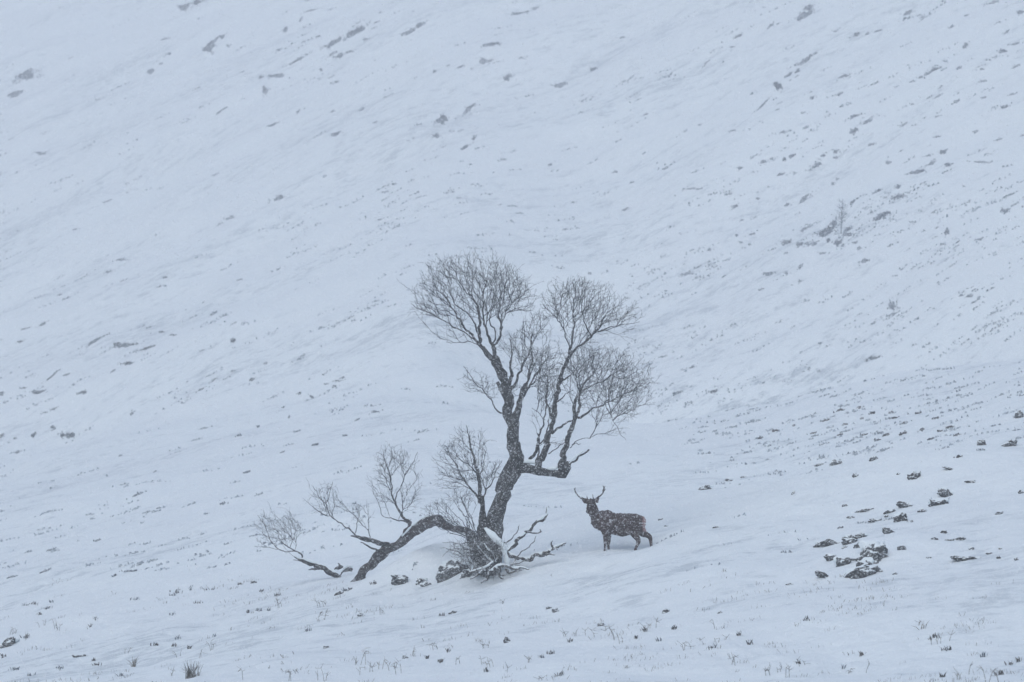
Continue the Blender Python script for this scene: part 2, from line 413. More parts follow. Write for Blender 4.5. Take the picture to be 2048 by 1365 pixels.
# horizontal bough to the right, with its three upright limbs
bough = limb('bough', [
    ([(1020,942,15),(1040,936,11),(1062,938,9.5),(1080,941,9.5),(1098,947,6.5),(1112,950,7.5),(1124,944,11),(1132,932,9),(1133,924,6)], 0, -.2),
    ([(1134,936,5),(1144,926,3),(1158,914,2.8),(1176,903,3),(1179,901,1.5)], -.2, -.5),
    ([(1078,944,8),(1084,950,4),(1088,940,3)], -.05, -.1)])
snow_line([([(1040,930,3),(1056,928,7),(1076,930,5)], 0, -.05), ([(1094,940,4),(1106,942,7),(1114,938,5)], -.1, -.15), ([(1136,930,2),(1146,921,3),(1158,910,2.5),(1170,902,2)], -.25, -.5)], troot, bough)
limb('limb', [  # second upright
    ([(1074,940,8),(1081,920,7.5),(1090,898,6.8),(1097,872,5.6),(1104,848,5.2),(1108,828,5.4),(1112,806,5),(1117,780,4.8),(1122,755,4.8),(1132,730,4),(1140,712,3.4),(1150,698,3),(1172,682,2.8),(1190,664,2.6),(1203,650,2.2),(1212,630,1.8)], -.1, 0),
    ([(1138,715,3.2),(1142,688,2.6),(1146,662,2.4),(1148,640,2),(1147,612,1.6),(1150,585,1.2)], -.1, .5),
    ([(1142,706,2.4),(1128,664,1.8),(1116,642,1.5),(1112,618,1.2),(1098,600,.9)], .1, -.5),
    ([(1182,672,2.2),(1168,640,1.6),(1162,615,1.4),(1168,588,1)], 0, -.7),
    ([(1196,664,2),(1222,655,1.6),(1250,648,1.2),(1278,644,.8)], 0, .5),
    ([(1104,838,4),(1098,815,2.8),(1090,800,2.2),(1094,778,1.8),(1096,750,1.2)], -.1, .3),
    ([(1113,804,2.2),(1132,790,1.4),(1145,782,1)], 0, -.3)],
    [(1165,600,62,48,1.3),(1215,625,62,34,1.2),(1115,605,34,40,.9),(1200,680,50,26,.4),(1255,640,34,20,.7),(1160,660,40,30,.7),(1150,575,36,24)], 1250, seedmin=.42)
limb('limb', [  # thin stems between
    ([(1056,934,3.6),(1066,912,3.6),(1074,895,3.2),(1076,880,2.6),(1076,866,1.8)], .1, .3),
    ([(1075,932,3),(1076,910,2.6),(1075,888,2.4),(1084,860,2.4),(1088,836,2.2),(1091,810,2),(1094,780,1.7),(1098,755,1.2)], .1, .5),
    ([(1076,892,2.4),(1088,878,2.4),(1094,855,2),(1098,838,1.6)], .2, .1),
    ([(1090,840,1.2),(1076,824,1),(1062,815,.8)], .3, .2),
    ([(1097,908,2.2),(1110,897,1.6),(1124,888,1.4),(1138,879,1)], -.1, -.6),
    ([(1104,868,2.8),(1118,856,2.8),(1132,848,2.6),(1148,841,2.2)], 0, -.3)],
    [(1095,770,24,44),(1075,835,18,16,.4),(1120,885,20,12,.3)], 380, dyc=.2, seedmin=.3)
limb('limb', [  # third upright and the right crown
    ([(1126,938,8),(1124,920,6.5),(1129,902,5.8),(1136,880,5.2),(1143,860,5),(1148,842,4.6),(1150,822,4.2),(1152,802,3.8),(1160,782,3),(1172,764,2.4),(1190,745,1.8)], -.2, -.4),
    ([(1151,838,4),(1156,816,3.4),(1160,800,3),(1156,770,2.2),(1152,745,1.6),(1162,720,1.2)], -.2, .5),
    ([(1156,836,3.2),(1172,826,2.6),(1192,816,2.2),(1214,806,2),(1236,796,1.6),(1258,784,1.3),(1285,770,1)], -.2, .1),
    ([(1159,788,2.4),(1186,770,2),(1208,762,2),(1222,752,1.7),(1245,758,1.4),(1270,745,1)], 0, -.5),
    ([(1122,762,2.4),(1142,750,2.2),(1160,736,1.8),(1178,718,1.4),(1196,700,1)], 0, .8),
    ([(1210,806,1.4),(1222,835,1.1),(1238,860,.9),(1250,880,.6)], -.2, -.6),
    ([(1144,890,1.6),(1160,878,1.2),(1180,877,.9)], -.2, -.4),
    ([(1140,896,1.4),(1152,888,1.2),(1162,888,.9)], -.2, -.8)],
    [(1205,745,85,52,1.3),(1262,775,46,52,1.1),(1170,735,46,46,1.1),(1225,820,60,24,.7),(1240,860,18,22,.25),(1200,790,50,24,.8)], 2200, seedmin=.3)
limb('limb', [  # lower left crown on a slim stem
    ([(962,1000,5),(960,972,4.2),(955,944,3.6),(948,915,3),(940,889,2.4),(936,868,1.8),(932,850,1)], .2, .2),
    ([(960,1006,4),(948,984,2.8),(932,966,2.4),(920,945,2),(904,918,1.6),(890,890,1)], .2, -.4),
    ([(966,1010,3),(972,984,2.2),(985,965,1.8),(990,942,1.4),(1002,925,.9)], .2, .6),
    ([(958,960,1.8),(968,930,1.3),(972,900,.9)], .2, .8)],
    [(930,915,58,56,1.2),(975,930,34,46,.8),(905,955,38,28,.8)], 700, seedmin=.25)
# fan of shoots low on the left of the trunk
fan = []
for i in range(15):
    a = R(100+i*4.6); l = random.uniform(62, 100)
    x0, y0 = 946+random.uniform(-8, 10), 1072+random.uniform(-8, 12)
    x1, y1 = x0+math.cos(a)*l*.9, y0-math.sin(a)*l*.92
    fan.append(([(x0,y0,1.7),((x0+x1)/2+4,(y0+y1)/2+2,1.3),(x1,y1,.7)], -.1, random.uniform(-.9, .7)))
limb('shoots', fan, [(895,1022,46,30),(925,1000,26,26)], 330, mat=M_TWIG, seedmin=.35)
# the long arching limb that comes down to the snow on the left
da = float(g_arch[1])-DT
arch_pts = [(960,1082,8),(943,1069,6.5),(928,1061,6),(902,1053,7.5),(884,1047,10),(870,1043,11.5),(849,1047,12.5),(836,1056,10.5),(823,1065,12),(797,1086,10),(765,1109,11),(733,1137,9),(718,1155,9),(706,1172,8)]
arch = limb('arching_limb', [(arch_pts, 0, da), ([(812,1072,4),(820,1058,4.5),(821,1046,4.5)], da*.6, da*.6), ([(818,1048,3.5),(808,1040,3),(812,1047,2)], da*.6, da*.6)], mat=M_BARKR, sides=12)
snow_line([([(868,1036,3),(848,1040,5),(826,1054,4),(804,1074,3)], da*.4, da*.62), ([(922,1052,3),(905,1046,4),(888,1038,3)], .0, da*.3)], troot, arch)
limb('limb', [
    ([(820,1046,4),(807,1035,3.4),(794,1017,3),(786,998,2.6),(783,972,2.2),(778,945,1.8),(770,919,1.2),(766,900,.8)], da*.6, da*.6),
    ([(789,1004,2.2),(800,975,1.8),(812,950,1.5),(826,925,1),(835,905,.7)], da*.6, da*.6+.5),
    ([(812,1044,2.2),(797,1042,1.8),(783,1037,1.6),(765,1030,1.4),(757,1004,1),(748,990,.7)], da*.6, da*.6-.4),
    ([(806,1034,1.6),(806,1008,1.3),(802,985,.9)], da*.6, da*.6-.6)],
    [(788,925,44,42,1.2),(765,975,28,34,.8),(820,970,26,44,.7),(822,1010,24,18,.35)], 430, dyc=da*.6, seedmin=.25)
limb('limb', [
    ([(790,1094,5),(772,1090,6),(744,1083,5),(726,1075,5),(709,1073,3),(700,1072,2)], da*.7, da*.7-.2),
    ([(768,1100,3.4),(750,1100,3),(735,1092,2.4),(722,1084,2)], da*.7, da*.7-.3),
    ([(712,1072,2.4),(700,1060,2.4),(686,1051,2),(662,1033,1.8),(656,1018,1.6),(655,1005,1.4),(660,985,1),(667,962,.7)], da*.7, da*.7),
    ([(664,1034,1.6),(645,1026,1.4),(630,1018,1.1),(616,1006,.7)], da*.7, da*.7-.2),
    ([(655,1012,1.2),(640,995,1),(626,972,.7)], da*.7, da*.7+.3),
    ([(656,1030,1.2),(648,1008,.9),(640,990,.7)], da*.7, da*.7+.2),
    ([(711,1066,1.4),(716,1045,1.2),(718,1025,1),(716,1008,.7)], da*.7, da*.7+.4)],
    [(648,998,34,32),(660,1000,20,26),(718,1028,26,26,.8)], 210, dyc=da*.7, seedmin=.4)
# snow-laden roots and low branches spread round the foot of the trunk
low = [
    ([(1014,1106,5),(1030,1088,4.6),(1055,1064,4),(1068,1050,3.4),(1082,1040,3.6),(1094,1030,3),(1094,1014,1.2)], -.5, -.9),
    ([(1056,1064,2.4),(1066,1067,2.2),(1075,1067,2.4),(1082,1063,2.6),(1080,1056,1)], -.7, -.9),
    ([(980,1109,2.4),(985,1095,2.2),(1004,1084,2.2),(1017,1082,2),(1031,1069,1.8),(1040,1050,1)], -.6, -.5),
    ([(1018,1136,2.4),(1034,1115,2),(1057,1094,1.8),(1071,1072,1)], -.8, -.8),
    ([(1010,1104,5.5),(1022,1112,5),(1040,1119,4.4),(1055,1122,5),(1069,1111,4.4),(1082,1109,4.2),(1094,1109,5.4),(1102,1101,4),(1108,1097,3.4),(1118,1092,3),(1130,1087,2.4)], -.5, -.6),
    ([(1108,1098,3),(1106,1090,2.6),(1105,1082,1)], -.6, -.6), ([(1094,1109,3),(1104,1110,2),(1112,1112,1)], -.6, -.7), ([(1110,1096,2.4),(1118,1102,1)], -.6, -.7),
    ([(940,1148,4),(955,1142,4),(975,1135,4.4),(986,1126,4)], -.9, -.8),
    ([(984,1126,4),(972,1115,3.4),(958,1098,2.8),(948,1082,2)], -.7, -.6), ([(990,1128,4),(986,1112,3.4),(976,1100,2.8),(968,1088,2)], -.7, -.7),
    ([(976,1150,4),(985,1142,4.2),(996,1134,4.4),(1012,1133,4),(1024,1138,3.6),(1042,1136,2.8),(1058,1139,1.5)], -1.0, -1.1),
    ([(1012,1138,4),(1020,1146,3),(1034,1143,2)], -1.0, -1.2), ([(1016,1134,3),(1032,1128,2),(1056,1122,1.4)], -.9, -1),
    ([(980,1140,4),(975,1152,3.6),(968,1162,3),(960,1168,2)], -1.1, -1.3), ([(990,1138,5),(998,1150,4),(1006,1158,2.6)], -1.1, -1.3),
    ([(1000,1130,3),(1000,1112,2.8),(996,1098,2)], -.8, -.8), ([(964,1142,3),(952,1152,2.4),(940,1158,1.6)], -1, -1.2)]
left_tw = [([(950,1080,2),(936,1086,1.8),(924,1090,1.6),(905,1086,1.3),(884,1085,.8)], -.4, -.7), ([(950,1100,1.8),(930,1098,1.5),(904,1099,1.2),(892,1104,.8)], -.5, -.8),
    ([(946,1112,1.8),(926,1111,1.6),(918,1104,1.4),(896,1100,1.2),(881,1094,.8)], -.5, -.9), ([(948,1072,1.6),(930,1070,1.4),(912,1064,1.1),(898,1068,.8)], -.4, -.6),
    ([(944,1106,1.4),(928,1104,1.2),(912,1110,.8)], -.5, -.6), ([(898,1100,1),(890,1110,.8),(884,1114,.6)], -.8, -.9)]
rb = limb('low_branches', low+left_tw, [(955,1108,34,34,1.6),(930,1095,38,22,.7),(1010,1142,44,14,.9),(985,1100,30,22,.9)], 1400, dyc=-.5, mat=M_ROOT, tmat=M_ROOT, seedmin=.1)
snow_line(low[:1]+low[4:5]+low[8:12], troot, rb)
# snow slab lodged against the foot of the trunk
def slab(name, poly_px, D, thick, mat, parent, root):
    mb = MB(); P = [W(x, y, D) for x, y in poly_px]; c = sum(P)/len(P)
    rings = []
    for t, s in ((-1, .72), (-.6, .93), (0, 1.0), (.6, .93), (1, .72)):
        rings.append([c+(p-c)*s+np.array([0, t*thick, 0]) for p in P])
    n = len(P); base = 0
    for r in rings: mb.V += r
    for i in range(len(rings)-1):
        for j in range(n):
            k = (j+1) % n; mb.F.append((i*n+j, i*n+k, (i+1)*n+k, (i+1)*n+j))
    mb.F.append(tuple(range(n))[::-1]); mb.F.append(tuple((len(rings)-1)*n+j for j in range(n)))
    o = mb.build(name, mat, parent); o.data.transform(Matrix.Translation(-Vector(root.location)))
    return o
slab('snow_slab', [(967,1056),(973,1055),(981,1060),(990,1065),(997,1074),(1006,1081),(1009,1090),(1014,1098),(1016,1112),(1021,1124),(1018,1134),(1010,1128),(1011,1114),(1004,1104),(1003,1094),(993,1089),(984,1080),(975,1070)], DT-.55, .055, M_CAP, troot, troot)

# the crooked branch lying low at the far left, a separate fallen piece
dl = float(g_left[1])-DT
lroot = empty('fallen_branch', tuple(g_left))
tag(lroot, 'low crooked branch ending in two twig fans, left of the arching limb', 'branch')
llines = [([(684,1166,4),(676,1156,5.5),(664,1146,6),(650,1137,5),(634,1131,6),(620,1126,5),(606,1121,4.4),(596,1118,2.6),(588,1112,1.2)], dl, dl),
    ([(606,1122,2.4),(598,1122,1.6),(588,1121,1)], dl, dl-.1), ([(645,1138,3.6),(630,1139,3),(616,1139,1.6)], dl, dl-.2),
    ([(604,1120,2.4),(603,1108,2.6),(592,1102,2.2),(582,1097,2),(570,1091,1.5),(560,1078,1.2),(554,1062,.9)], dl, dl+.2),
    ([(590,1103,1.8),(575,1103,1.8),(559,1100,1.6),(548,1090,1.5),(538,1074,1.3),(529,1052,1.1),(516,1030,.7)], dl, dl-.2),
    ([(556,1099,1.1),(530,1094,.9),(508,1094,.7)], dl, dl-.3), ([(580,1095,1.1),(588,1075,.8),(600,1055,.6)], dl, dl+.3)]
lb = limb('wood', llines, [(530,1050,26,30),(575,1055,32,30,1.2),(545,1085,34,14,.5)], 340, dyc=dl, root=lroot, seedmin=.35)
snow_line(llines[:1], lroot, lb)
g = ground_at(692, 1152)
sroot = empty('branch_stump', tuple(g)); d2 = float(g[1])-DT
tag(sroot, 'short pointed wood stub in the snow beside the foot of the arching limb', 'branch')
sb = limb('wood', [([(668,1140,2),(676,1137,4.5),(684,1133,4.5),(680,1129,3.5),(673,1126,.6)], d2, d2), ([(680,1152,1.5),(688,1143,3),(698,1139,5),(706,1142,4)], d2, d2-.1)], root=sroot)
snow_line([([(686,1140,2),(696,1134,3),(705,1136,3)], d2, d2)], sroot, sb)
# small sapling far up on the hill
g = ground_at(1682, 468)
def sapling():
    D = float(g[1]); m = D/7446.
    root = empty('sapling', tuple(g)); tag(root, 'thin pale sapling standing above the dark heather cluster on the right hillside', 'tree')
    def P(x, y, dy): return W(x, y, D+dy)-g
    mb = MB(); mb.tube([P(1682,472,0), P(1683,450,0), P(1684,420,.1), P(1685,398,.2)], [.045,.035,.022,.012], 6); mb.build('trunk', M_FAINT, root)
    tw = MB()
    for i in range(60):
        y0 = random.uniform(402, 452); a = random.uniform(20, 70); s = random.choice((-1, 1)); l = random.uniform(4, 15)*(.5+(452-abs(y0-440)-395)/60)
        p = P(1683.5, y0, 0); q = P(1683.5+s*l*math.cos(R(a)), y0-l*math.sin(R(a)), random.uniform(-.7, .7)); tw.tube([p, (p+q)/2+np.array([0,0,-.03]), q], [.016,.012,.008], 3, cap=False)
    tw.build('crown', M_FAINT, root)
sapling()

# ------------------------------------------------------------------ the stag
def build_stag():
    gs = ground_at(1240, 1102); D = float(gs[1]); m = D/FPX/ math.cos(PITCH)*1.0
    m = np.linalg.norm(W(1241, 1060, D)-W(1240, 1060, D))
    root = empty('stag', tuple(gs))
    tag(root, 'dark brown red deer stag with branching antlers standing in the snow, looking at the camera', 'deer')
    def P(x, y, dy=0): return W(x, y, D+dy)-gs
    ax = np.array([1., 0, 0]); dp = np.array([0, 1., 0]); upv = np.array([0, 0, 1.])
    mb = MB()
    def ring(x, y, ry, rx, dy=0, tilt=0):
        c = P(x, y, dy); t = R(tilt)
        a = (upv*math.cos(t)+ax*math.sin(t))*ry*m; return (c, a, dp*rx*m)
    # trunk of the body from rump to shoulder
    mb.loft([ring(1290,1046,5,4),ring(1288.5,1047,12,8,),ring(1283,1047.5,16.5,11),ring(1272,1047,19.6,13),ring(1258,1049,21.8,14),ring(1245,1051,23.6,15),ring(1230,1048.6,22,15),ring(1218,1045,22.8,14.5),ring(1208,1043,21.8,13.5),ring(1198,1041.5,19.5,12),ring(1189,1041,16,9.5),ring(1182,1040,9,5)])
    # neck, leaning up to the head; shaggy and deep in front
    mb.loft([ring(1204,1051,13,11,0,-60),ring(1194,1044,21,12.5,0,-46),ring(1187.3,1034,17.6,11.8,0,-58),ring(1186,1023,14.2,11,0,-70),ring(1184.6,1014.5,11.2,9.6,-.03,-80),ring(1182.9,1007,8.6,8,-.06,-85),ring(1182,1001.5,5.4,6,-.07,-88)])
    mb.loft([ring(1203,1026,2,3),ring(1208,1027,6,7),ring(1216,1027.5,6.5,7),ring(1224,1029,5,6),ring(1231,1031,2,3)])
    # head: skull then muzzle, pointing at the camera and a little down
    def rr(x, y, dy, rx, rz): c = P(x, y, dy); return (c, ax*rx*m, upv*rz*m)
    mb.loft([rr(1182,1004.5,.10,2.5,2.5),rr(1182,1003.6,.06,5.2,5),rr(1181.8,1003.6,-.03,6.4,6),rr(1181.6,1004.6,-.13,5.8,5.6),rr(1181.4,1006.6,-.22,4.4,4.4),rr(1181.2,1008.6,-.31,3.4,3.5),rr(1181.1,1009.8,-.38,3.0,3.0),rr(1181,1010.3,-.41,1.8,1.8)])
    # legs
    def leg(pts):
        Q = [P(x, y, dy) for x, y, r, dy in pts]; rr_ = [r*m*(1.16 if r < 4.5 else 1.04) for x, y, r, dy in pts]; Q, rr_ = spline(Q, rr_, .05); mb.tube(Q, rr_, 12)
    leg([(1205,1046,9,-.10),(1208,1058,8,-.14),(1210.2,1069,5.2,-.15),(1210.6,1078,3.8,-.15),(1210.8,1084,3.5,-.15),(1210.6,1090,2.5,-.15),(1210.2,1097,2.2,-.15),(1210,1101,2.7,-.16),(1209.5,1106,2.8,-.18),(1209,1114,2.8,-.18)])
    leg([(1210,1048,9,.12),(1214.5,1060,8,.15),(1217.3,1070,5.0,.15),(1217.6,1078,3.8,.15),(1217.2,1084,3.4,.15),(1216.8,1090,2.5,.15),(1216.8,1097,2.2,.15),(1216.6,1102,2.7,.14),(1216.3,1107,2.8,.14),(1216,1114,2.8,.14)])
    leg([(1270,1046,14,-.08),(1268,1058,12.5,-.12),(1268.5,1067,8.6,-.14),(1272.5,1074,6,-.14),(1276.6,1080,4.4,-.14),(1277,1084,3.9,-.14),(1274.4,1090,3,-.14),(1272,1096,2.6,-.14),(1270.6,1101,3,-.15),(1269.6,1106,2.9,-.17),(1269,1114,2.8,-.17)])
    leg([(1277,1050,13,.08),(1281,1060,10.5,.12),(1287.5,1067.5,7.4,.14),(1294.5,1070.5,5.4,.14),(1300,1075.5,4.0,.14),(1301.2,1081,3.2,.14),(1302,1088,2.6,.14),(1303,1094,2.9,.14),(1303,1099,2.8,.14),(1303,1108,2.8,.14)])
    # tail
    mb.loft([ring(1288,1038,2,2,0),ring(1290.5,1042,3.6,2.4,0),ring(1291.2,1046,4,2.2,0),ring(1290.4,1051,2,1.4,0)])
    # ears
    for (x0,y0),(x1,y1),(x2,y2) in (((1177.5,1005),(1170,1003.2),(1163.2,998.6)), ((1186.5,1004.6),(1193.2,1001.4),(1198,996.2))):
        a_, b_, c_ = P(x0,y0,-.02), P(x1,y1,-.04), P(x2,y2,-.02)
        d = (c_-a_)/np.linalg.norm(c_-a_); nrm = np.cross(d, dp); nrm /= np.linalg.norm(nrm)
        mb.loft([(a_, nrm*2.8*m, dp*1.9*m), (a_*.6+b_*.4, nrm*4.8*m, dp*1.8*m), (b_, nrm*5.6*m, dp*1.6*m), (b_*.5+c_*.5, nrm*4.2*m, dp*1.4*m), (c_, nrm*.7*m, dp*.7*m)])
    tmp = mb.build('tmp', M_CAP)
    rm = tmp.modifiers.new('r', 'REMESH'); rm.mode = 'VOXEL'; rm.voxel_size = .017
    sm = tmp.modifiers.new('s', 'SMOOTH'); sm.factor = .5; sm.iterations = 3
    dg = bpy.context.evaluated_depsgraph_get(); me = bpy.data.meshes.new_from_object(tmp.evaluated_get(dg)); bpy.data.objects.remove(tmp)
    # shaggy coat relief
    nv = len(me.vertices); co = np.empty(nv*3); me.vertices.foreach_get('co', co); co = co.reshape(-1, 3)
    no = np.empty(nv*3); me.vertices.foreach_get('normal', no) if hasattr(me.vertices[0], 'normal') else None; no = no.reshape(-1, 3)
    big = (co[:, 2] > .55)
    amp = .016*(noise(co[:, 0]*22+co[:, 1]*9, co[:, 2]*26, 5)) + .010*noise(co[:, 0]*55, co[:, 2]*60+co[:, 1]*31, 6)
    co = co + no*(amp*np.where(big, 1, .25))[:, None]; me.vertices.foreach_set('co', co.ravel()); me.update()
    me.polygons.foreach_set('use_smooth', [True]*len(me.polygons))
    # coat
    cm, n, b = newmat('deer_coat'); me.materials.clear(); me.materials.append(cm)
    tc = n.nodes.new('ShaderNodeTexCoord'); sp = n.nodes.new('ShaderNodeSeparateXYZ'); n.links.new(tc.outputs['Object'], sp.inputs[0])
    n1 = N(n, 'ShaderNodeTexNoise', Scale=3.6, Detail=4.); n.links.new(tc.outputs['Object'], n1.inputs['Vector'])
    n2 = N(n, 'ShaderNodeTexNoise', Scale=24., Detail=4., Roughness=.7); n.links.new(tc.outputs['Object'], n2.inputs['Vector'])
    c = mixc(n, rampf(n, n1.outputs[0], .42, .60), (.022, .009, .008), (.042, .023, .021))
    c = mixc(n, math2(n, 'MULTIPLY', rampf(n, n2.outputs[0], .45, .7), .35), c, (.085, .068, .066))
    xr = P(1283, 1046)[0]; xe = P(1290, 1046)[0]; zr = P(1283, 1066)[2]
    rump = math2(n, 'MULTIPLY', rampf(n, math2(n, 'ADD', sp.outputs[0], math2(n, 'MULTIPLY', math2(n, 'SUBTRACT', n2.outputs[0], .5), .16)), xr-.01, xe-.02), rampf(n, sp.outputs[2], zr, zr+.08))
    c = mixc(n, rump, c, (.33, .20, .19))
    v = N(n, 'ShaderNodeTexNoise', Scale=42., Detail=2.); n.links.new(tc.outputs['Object'], v.inputs['Vector'])
    g_ = n.nodes.new('ShaderNodeNewGeometry'); s2 = n.nodes.new('ShaderNodeSeparateXYZ'); n.links.new(g_.outputs['Normal'], s2.inputs[0])
    fl = rampf(n, math2(n, 'ADD', v.outputs[0], math2(n, 'MULTIPLY', s2.outputs[2], .04)), .63, .68)
    c = mixc(n, math2(n, 'MULTIPLY', fl, .3), c, SNOW)
    n.links.new(c, b.inputs['Base Color']); b.inputs['Roughness'].default_value = .9; b.inputs['Specular IOR Level'].default_value = .15
    o = bpy.data.objects.new('body', me); COL.objects.link(o); o.parent = root
    hm, n, b = newmat('antler_bone')
    tx = N(n, 'ShaderNodeTexNoise', Scale=40.); n.links.new(mixc(n, tx.outputs[0], (.035,.030,.028), (.085,.075,.068)), b.inputs['Base Color']); b.inputs['Roughness'].default_value = .7
    def antler(lines):
        a = MB()
        for pts in lines:
            Q = [P(x, y, dy) for x, y, r, dy in pts]; Q, q = spline(Q, [r*m*1.25 for x, y, r, dy in pts], .03); a.tube(Q, q, 7)
        a.build('antler', hm, root)
    antler([[(1177.5,1001,1.5,0),(1174,999.2,1.3,.04),(1168,997.8,1.25,.08),(1162.5,997.2,1.2,.08),(1157.5,993,1.15,.06),(1153.5,988.5,1.1,.02),(1150.6,983.5,1.05,0),(1149.8,979.5,.9,0),(1150.6,975.4,.4,0)],
            [(1150.6,982.5,.8,0),(1149.2,980.6,.7,-.02),(1148.4,977.5,.35,-.03)],
            [(1176.6,1000.8,1,-.02),(1174.6,997,.8,-.12),(1173.6,992,.35,-.2)],
            [(1172.2,999,.9,.04),(1167,997,.8,-.08),(1163,994.2,.35,-.12)]])
    antler([[(1185.5,1001,1.5,0),(1189,999.4,1.3,.04),(1194.6,996,1.25,.08),(1199.6,992.8,1.2,.08),(1203.8,989,1.15,.06),(1206.6,984.6,1.2,.02),(1207.6,979.6,1.1,0),(1208,976.6,1.3,0),(1207.4,974.4,1.1,0),(1205.3,971.8,.4,0)],
            [(1208,976.8,1.1,0),(1209,974.4,.8,0),(1210.4,972.4,.35,.02)],
            [(1206.6,983.6,.9,0),(1209,981.2,.8,-.02),(1211.4,977.8,.35,-.04)],
            [(1206.4,984.8,.8,0),(1205.6,981.4,.7,.04),(1205.6,979,.35,.04)],
            [(1186.8,1000.4,1,-.02),(1186.4,996,.8,-.12),(1185.4,989.4,.35,-.2)],
            [(1194,996.4,.9,.04),(1196,994,.7,-.06),(1196.6,991.6,.35,-.1)]])
    # eyes and nose
    em, n, b = newmat('eye'); b.inputs['Base Color'].default_value = (.008,.007,.007,1); b.inputs['Roughness'].default_value = .2
    def ball(name, c, r, sx=1, sz=1):
        bm = bmesh.new(); bmesh.ops.create_icosphere(bm, subdivisions=2, radius=r)
        for v_ in bm.verts: v_.co.x *= sx; v_.co.z *= sz; v_.co += Vector(c)
        me_ = bpy.data.meshes.new(name); bm.to_mesh(me_); bm.free(); me_.materials.append(em)
        oo = bpy.data.objects.new(name, me_); COL.objects.link(oo); oo.parent = root
    ball('eye', P(1176.4,1003.8,-.12), .022); ball('eye', P(1186.6,1003.8,-.12), .022); ball('nose', P(1181.1,1009.4,-.39), .036, 1.1, .8)
    return D
DS = build_stag()

# ------------------------------------------------------------------ rocks
def lump(name, c, sx, sy, sz, rot, mat, seed, parent=None, sub=4, jag=.62):
    bm = bmesh.new(); bmesh.ops.create_icosphere(bm, subdivisions=sub, radius=1)
    rr = random.Random(seed); pl = []
    for _ in range(9):                     # a few random cutting planes give it facets
        v = Vector((rr.gauss(0, 1), rr.gauss(0, 1), rr.gauss(0, 1))).normalized(); pl.append((v, rr.uniform(.58, .9)))
    for v in bm.verts:
        p = v.co.copy()
        for nrm, d in pl:
            k = p.dot(nrm)
            if k > d: p -= nrm*(k-d)*.9
        q = float(fbm(p.x*2.9+seed*3.1+p.y*1.4, p.z*2.9+seed+p.y*1.7, 61, 4)); v.co = p*(1+jag*q)
    M = Matrix.Rotation(rot[2], 4, 'Z') @ Matrix.Rotation(rot[1], 4, 'Y') @ Matrix.Rotation(rot[0], 4, 'X') @ Matrix.Diagonal((sx, sy, sz, 1))
    bm.transform(M)
    me = bpy.data.meshes.new(name); bm.to_mesh(me); bm.free(); me.materials.append(mat)
    if sub > 2: me.polygons.foreach_set('use_smooth', [True]*len(me.polygons))
    o = bpy.data.objects.new(name, me); COL.objects.link(o)
    if parent is None: o.location = tuple(c)
    else: o.parent = parent; o.location = tuple(c)
    return o
def rock(px, py, ln, wd, ang=0, label=None, group=None, cap=True, up=.25):
    """a stone whose bare face covers about ln x wd pixels; its top carries a pillow of snow"""
    g = ground_at(px, py+wd*.30)
    if g is None: return
    m = g[1]/FPX; sx = ln*m*.62; sz = wd*m*.86; sy = max(sx*.55, sz*.8); sd_ = int(px*7+py)
    root = empty('rock', tuple(g)); tag(root, label, 'rock', group)
    lump('stone', (0, sy*.35, sz*up), sx, sy, sz, (random.uniform(-.15,.15), -R(ang), random.uniform(-.3,.3)), M_ROCK, sd_, root)
    if cap: lump('snow_cap', (sx*.08, sy*.9+.05, sz*(up+.50)), sx*1.12, sy*1.1, sz*.62, (.1, -R(ang)*.8, 0), M_CAP, sd_+5, root, jag=.14)
    return root
ROCKS = [ # (px, py, len, width, angle, label)
 (908,1142,50,34,6,'dark boulder with a steep face beside the foot of the big tree'),
 (938,1149,26,14,10,'small rounded rock wedged between the dark boulder and the tree roots'),
 (800,1163,34,17,-28,'broken rock with snow on top under the arching limb'),
 (842,1164,18,13,15,'rounded stone capped with snow left of the dark boulder, upper one of a pair'),
 (852,1170,20,8,0,'flat small stone just below the rounded capped stone left of the dark boulder'),
 (1744,1110,46,38,-20,'largest pointed boulder of the right hand rock pile'),
 (1716,1148,62,20,18,'long low rock at the foot of the right hand rock pile'),
 (1735,1130,22,22,60,'steep narrow rock under the largest pointed boulder'),
 (1646,1151,12,18,60,'upright little rock alone left below the right hand rock pile'),
 (1686,1126,30,16,-12,'broad rock left of the largest pointed boulder'),
 (1662,1118,22,11,-25,'tilted rock on the left edge of the right hand rock pile'),
 (1657,1088,40,12,4,'wide flat rock at the upper left of the rock pile'),
 (1700,1082,26,18,-30,'angular rock in the upper middle of the rock pile'),
 (1722,1073,22,9,5,'small dark rock above the angular rock of the pile'),
 (1722,1091,26,9,22,'slanting rock just above the largest pointed boulder'),
 (1778,1064,24,9,-22,'slanting rock to the right above the largest pointed boulder'),
 (1803,1037,22,18,0,'triangular rock on the snow slope above the rock pile'),
 (1811,1012,26,11,-6,'snow topped rock above the triangular rock'),
 (1895,989,30,13,-28,'tilted oval rock at the upper right above the rock pile'),
 (1877,1006,30,13,5,'horseshoe shaped rock full of snow next to the tilted oval rock'),
 (1828,953,24,13,30,'dark leaning rock standing alone on the right hand slope'),
 (2016,890,28,10,28,'dark slanting rock near the right edge of the photo'),
 (2040,831,18,14,0,'dark upright rock at the right edge of the photo'),
 (1963,888,15,10,0,'small round rock left of the slanting rock at the right edge'),
 (1673,927,20,9,0,'rounded rock on the crest line, left one of two'),
 (1747,919,15,8,18,'rounded rock on the crest line, right one of two'),
 (1410,977,24,7,16,'low flat rock on the ridge right behind the stag'),
 (14,1290,34,13,24,'dark rock on the bottom left edge of the photo'),
]
for r in ROCKS: rock(*r[:5], label=r[5], cap=(r[2] > 12))
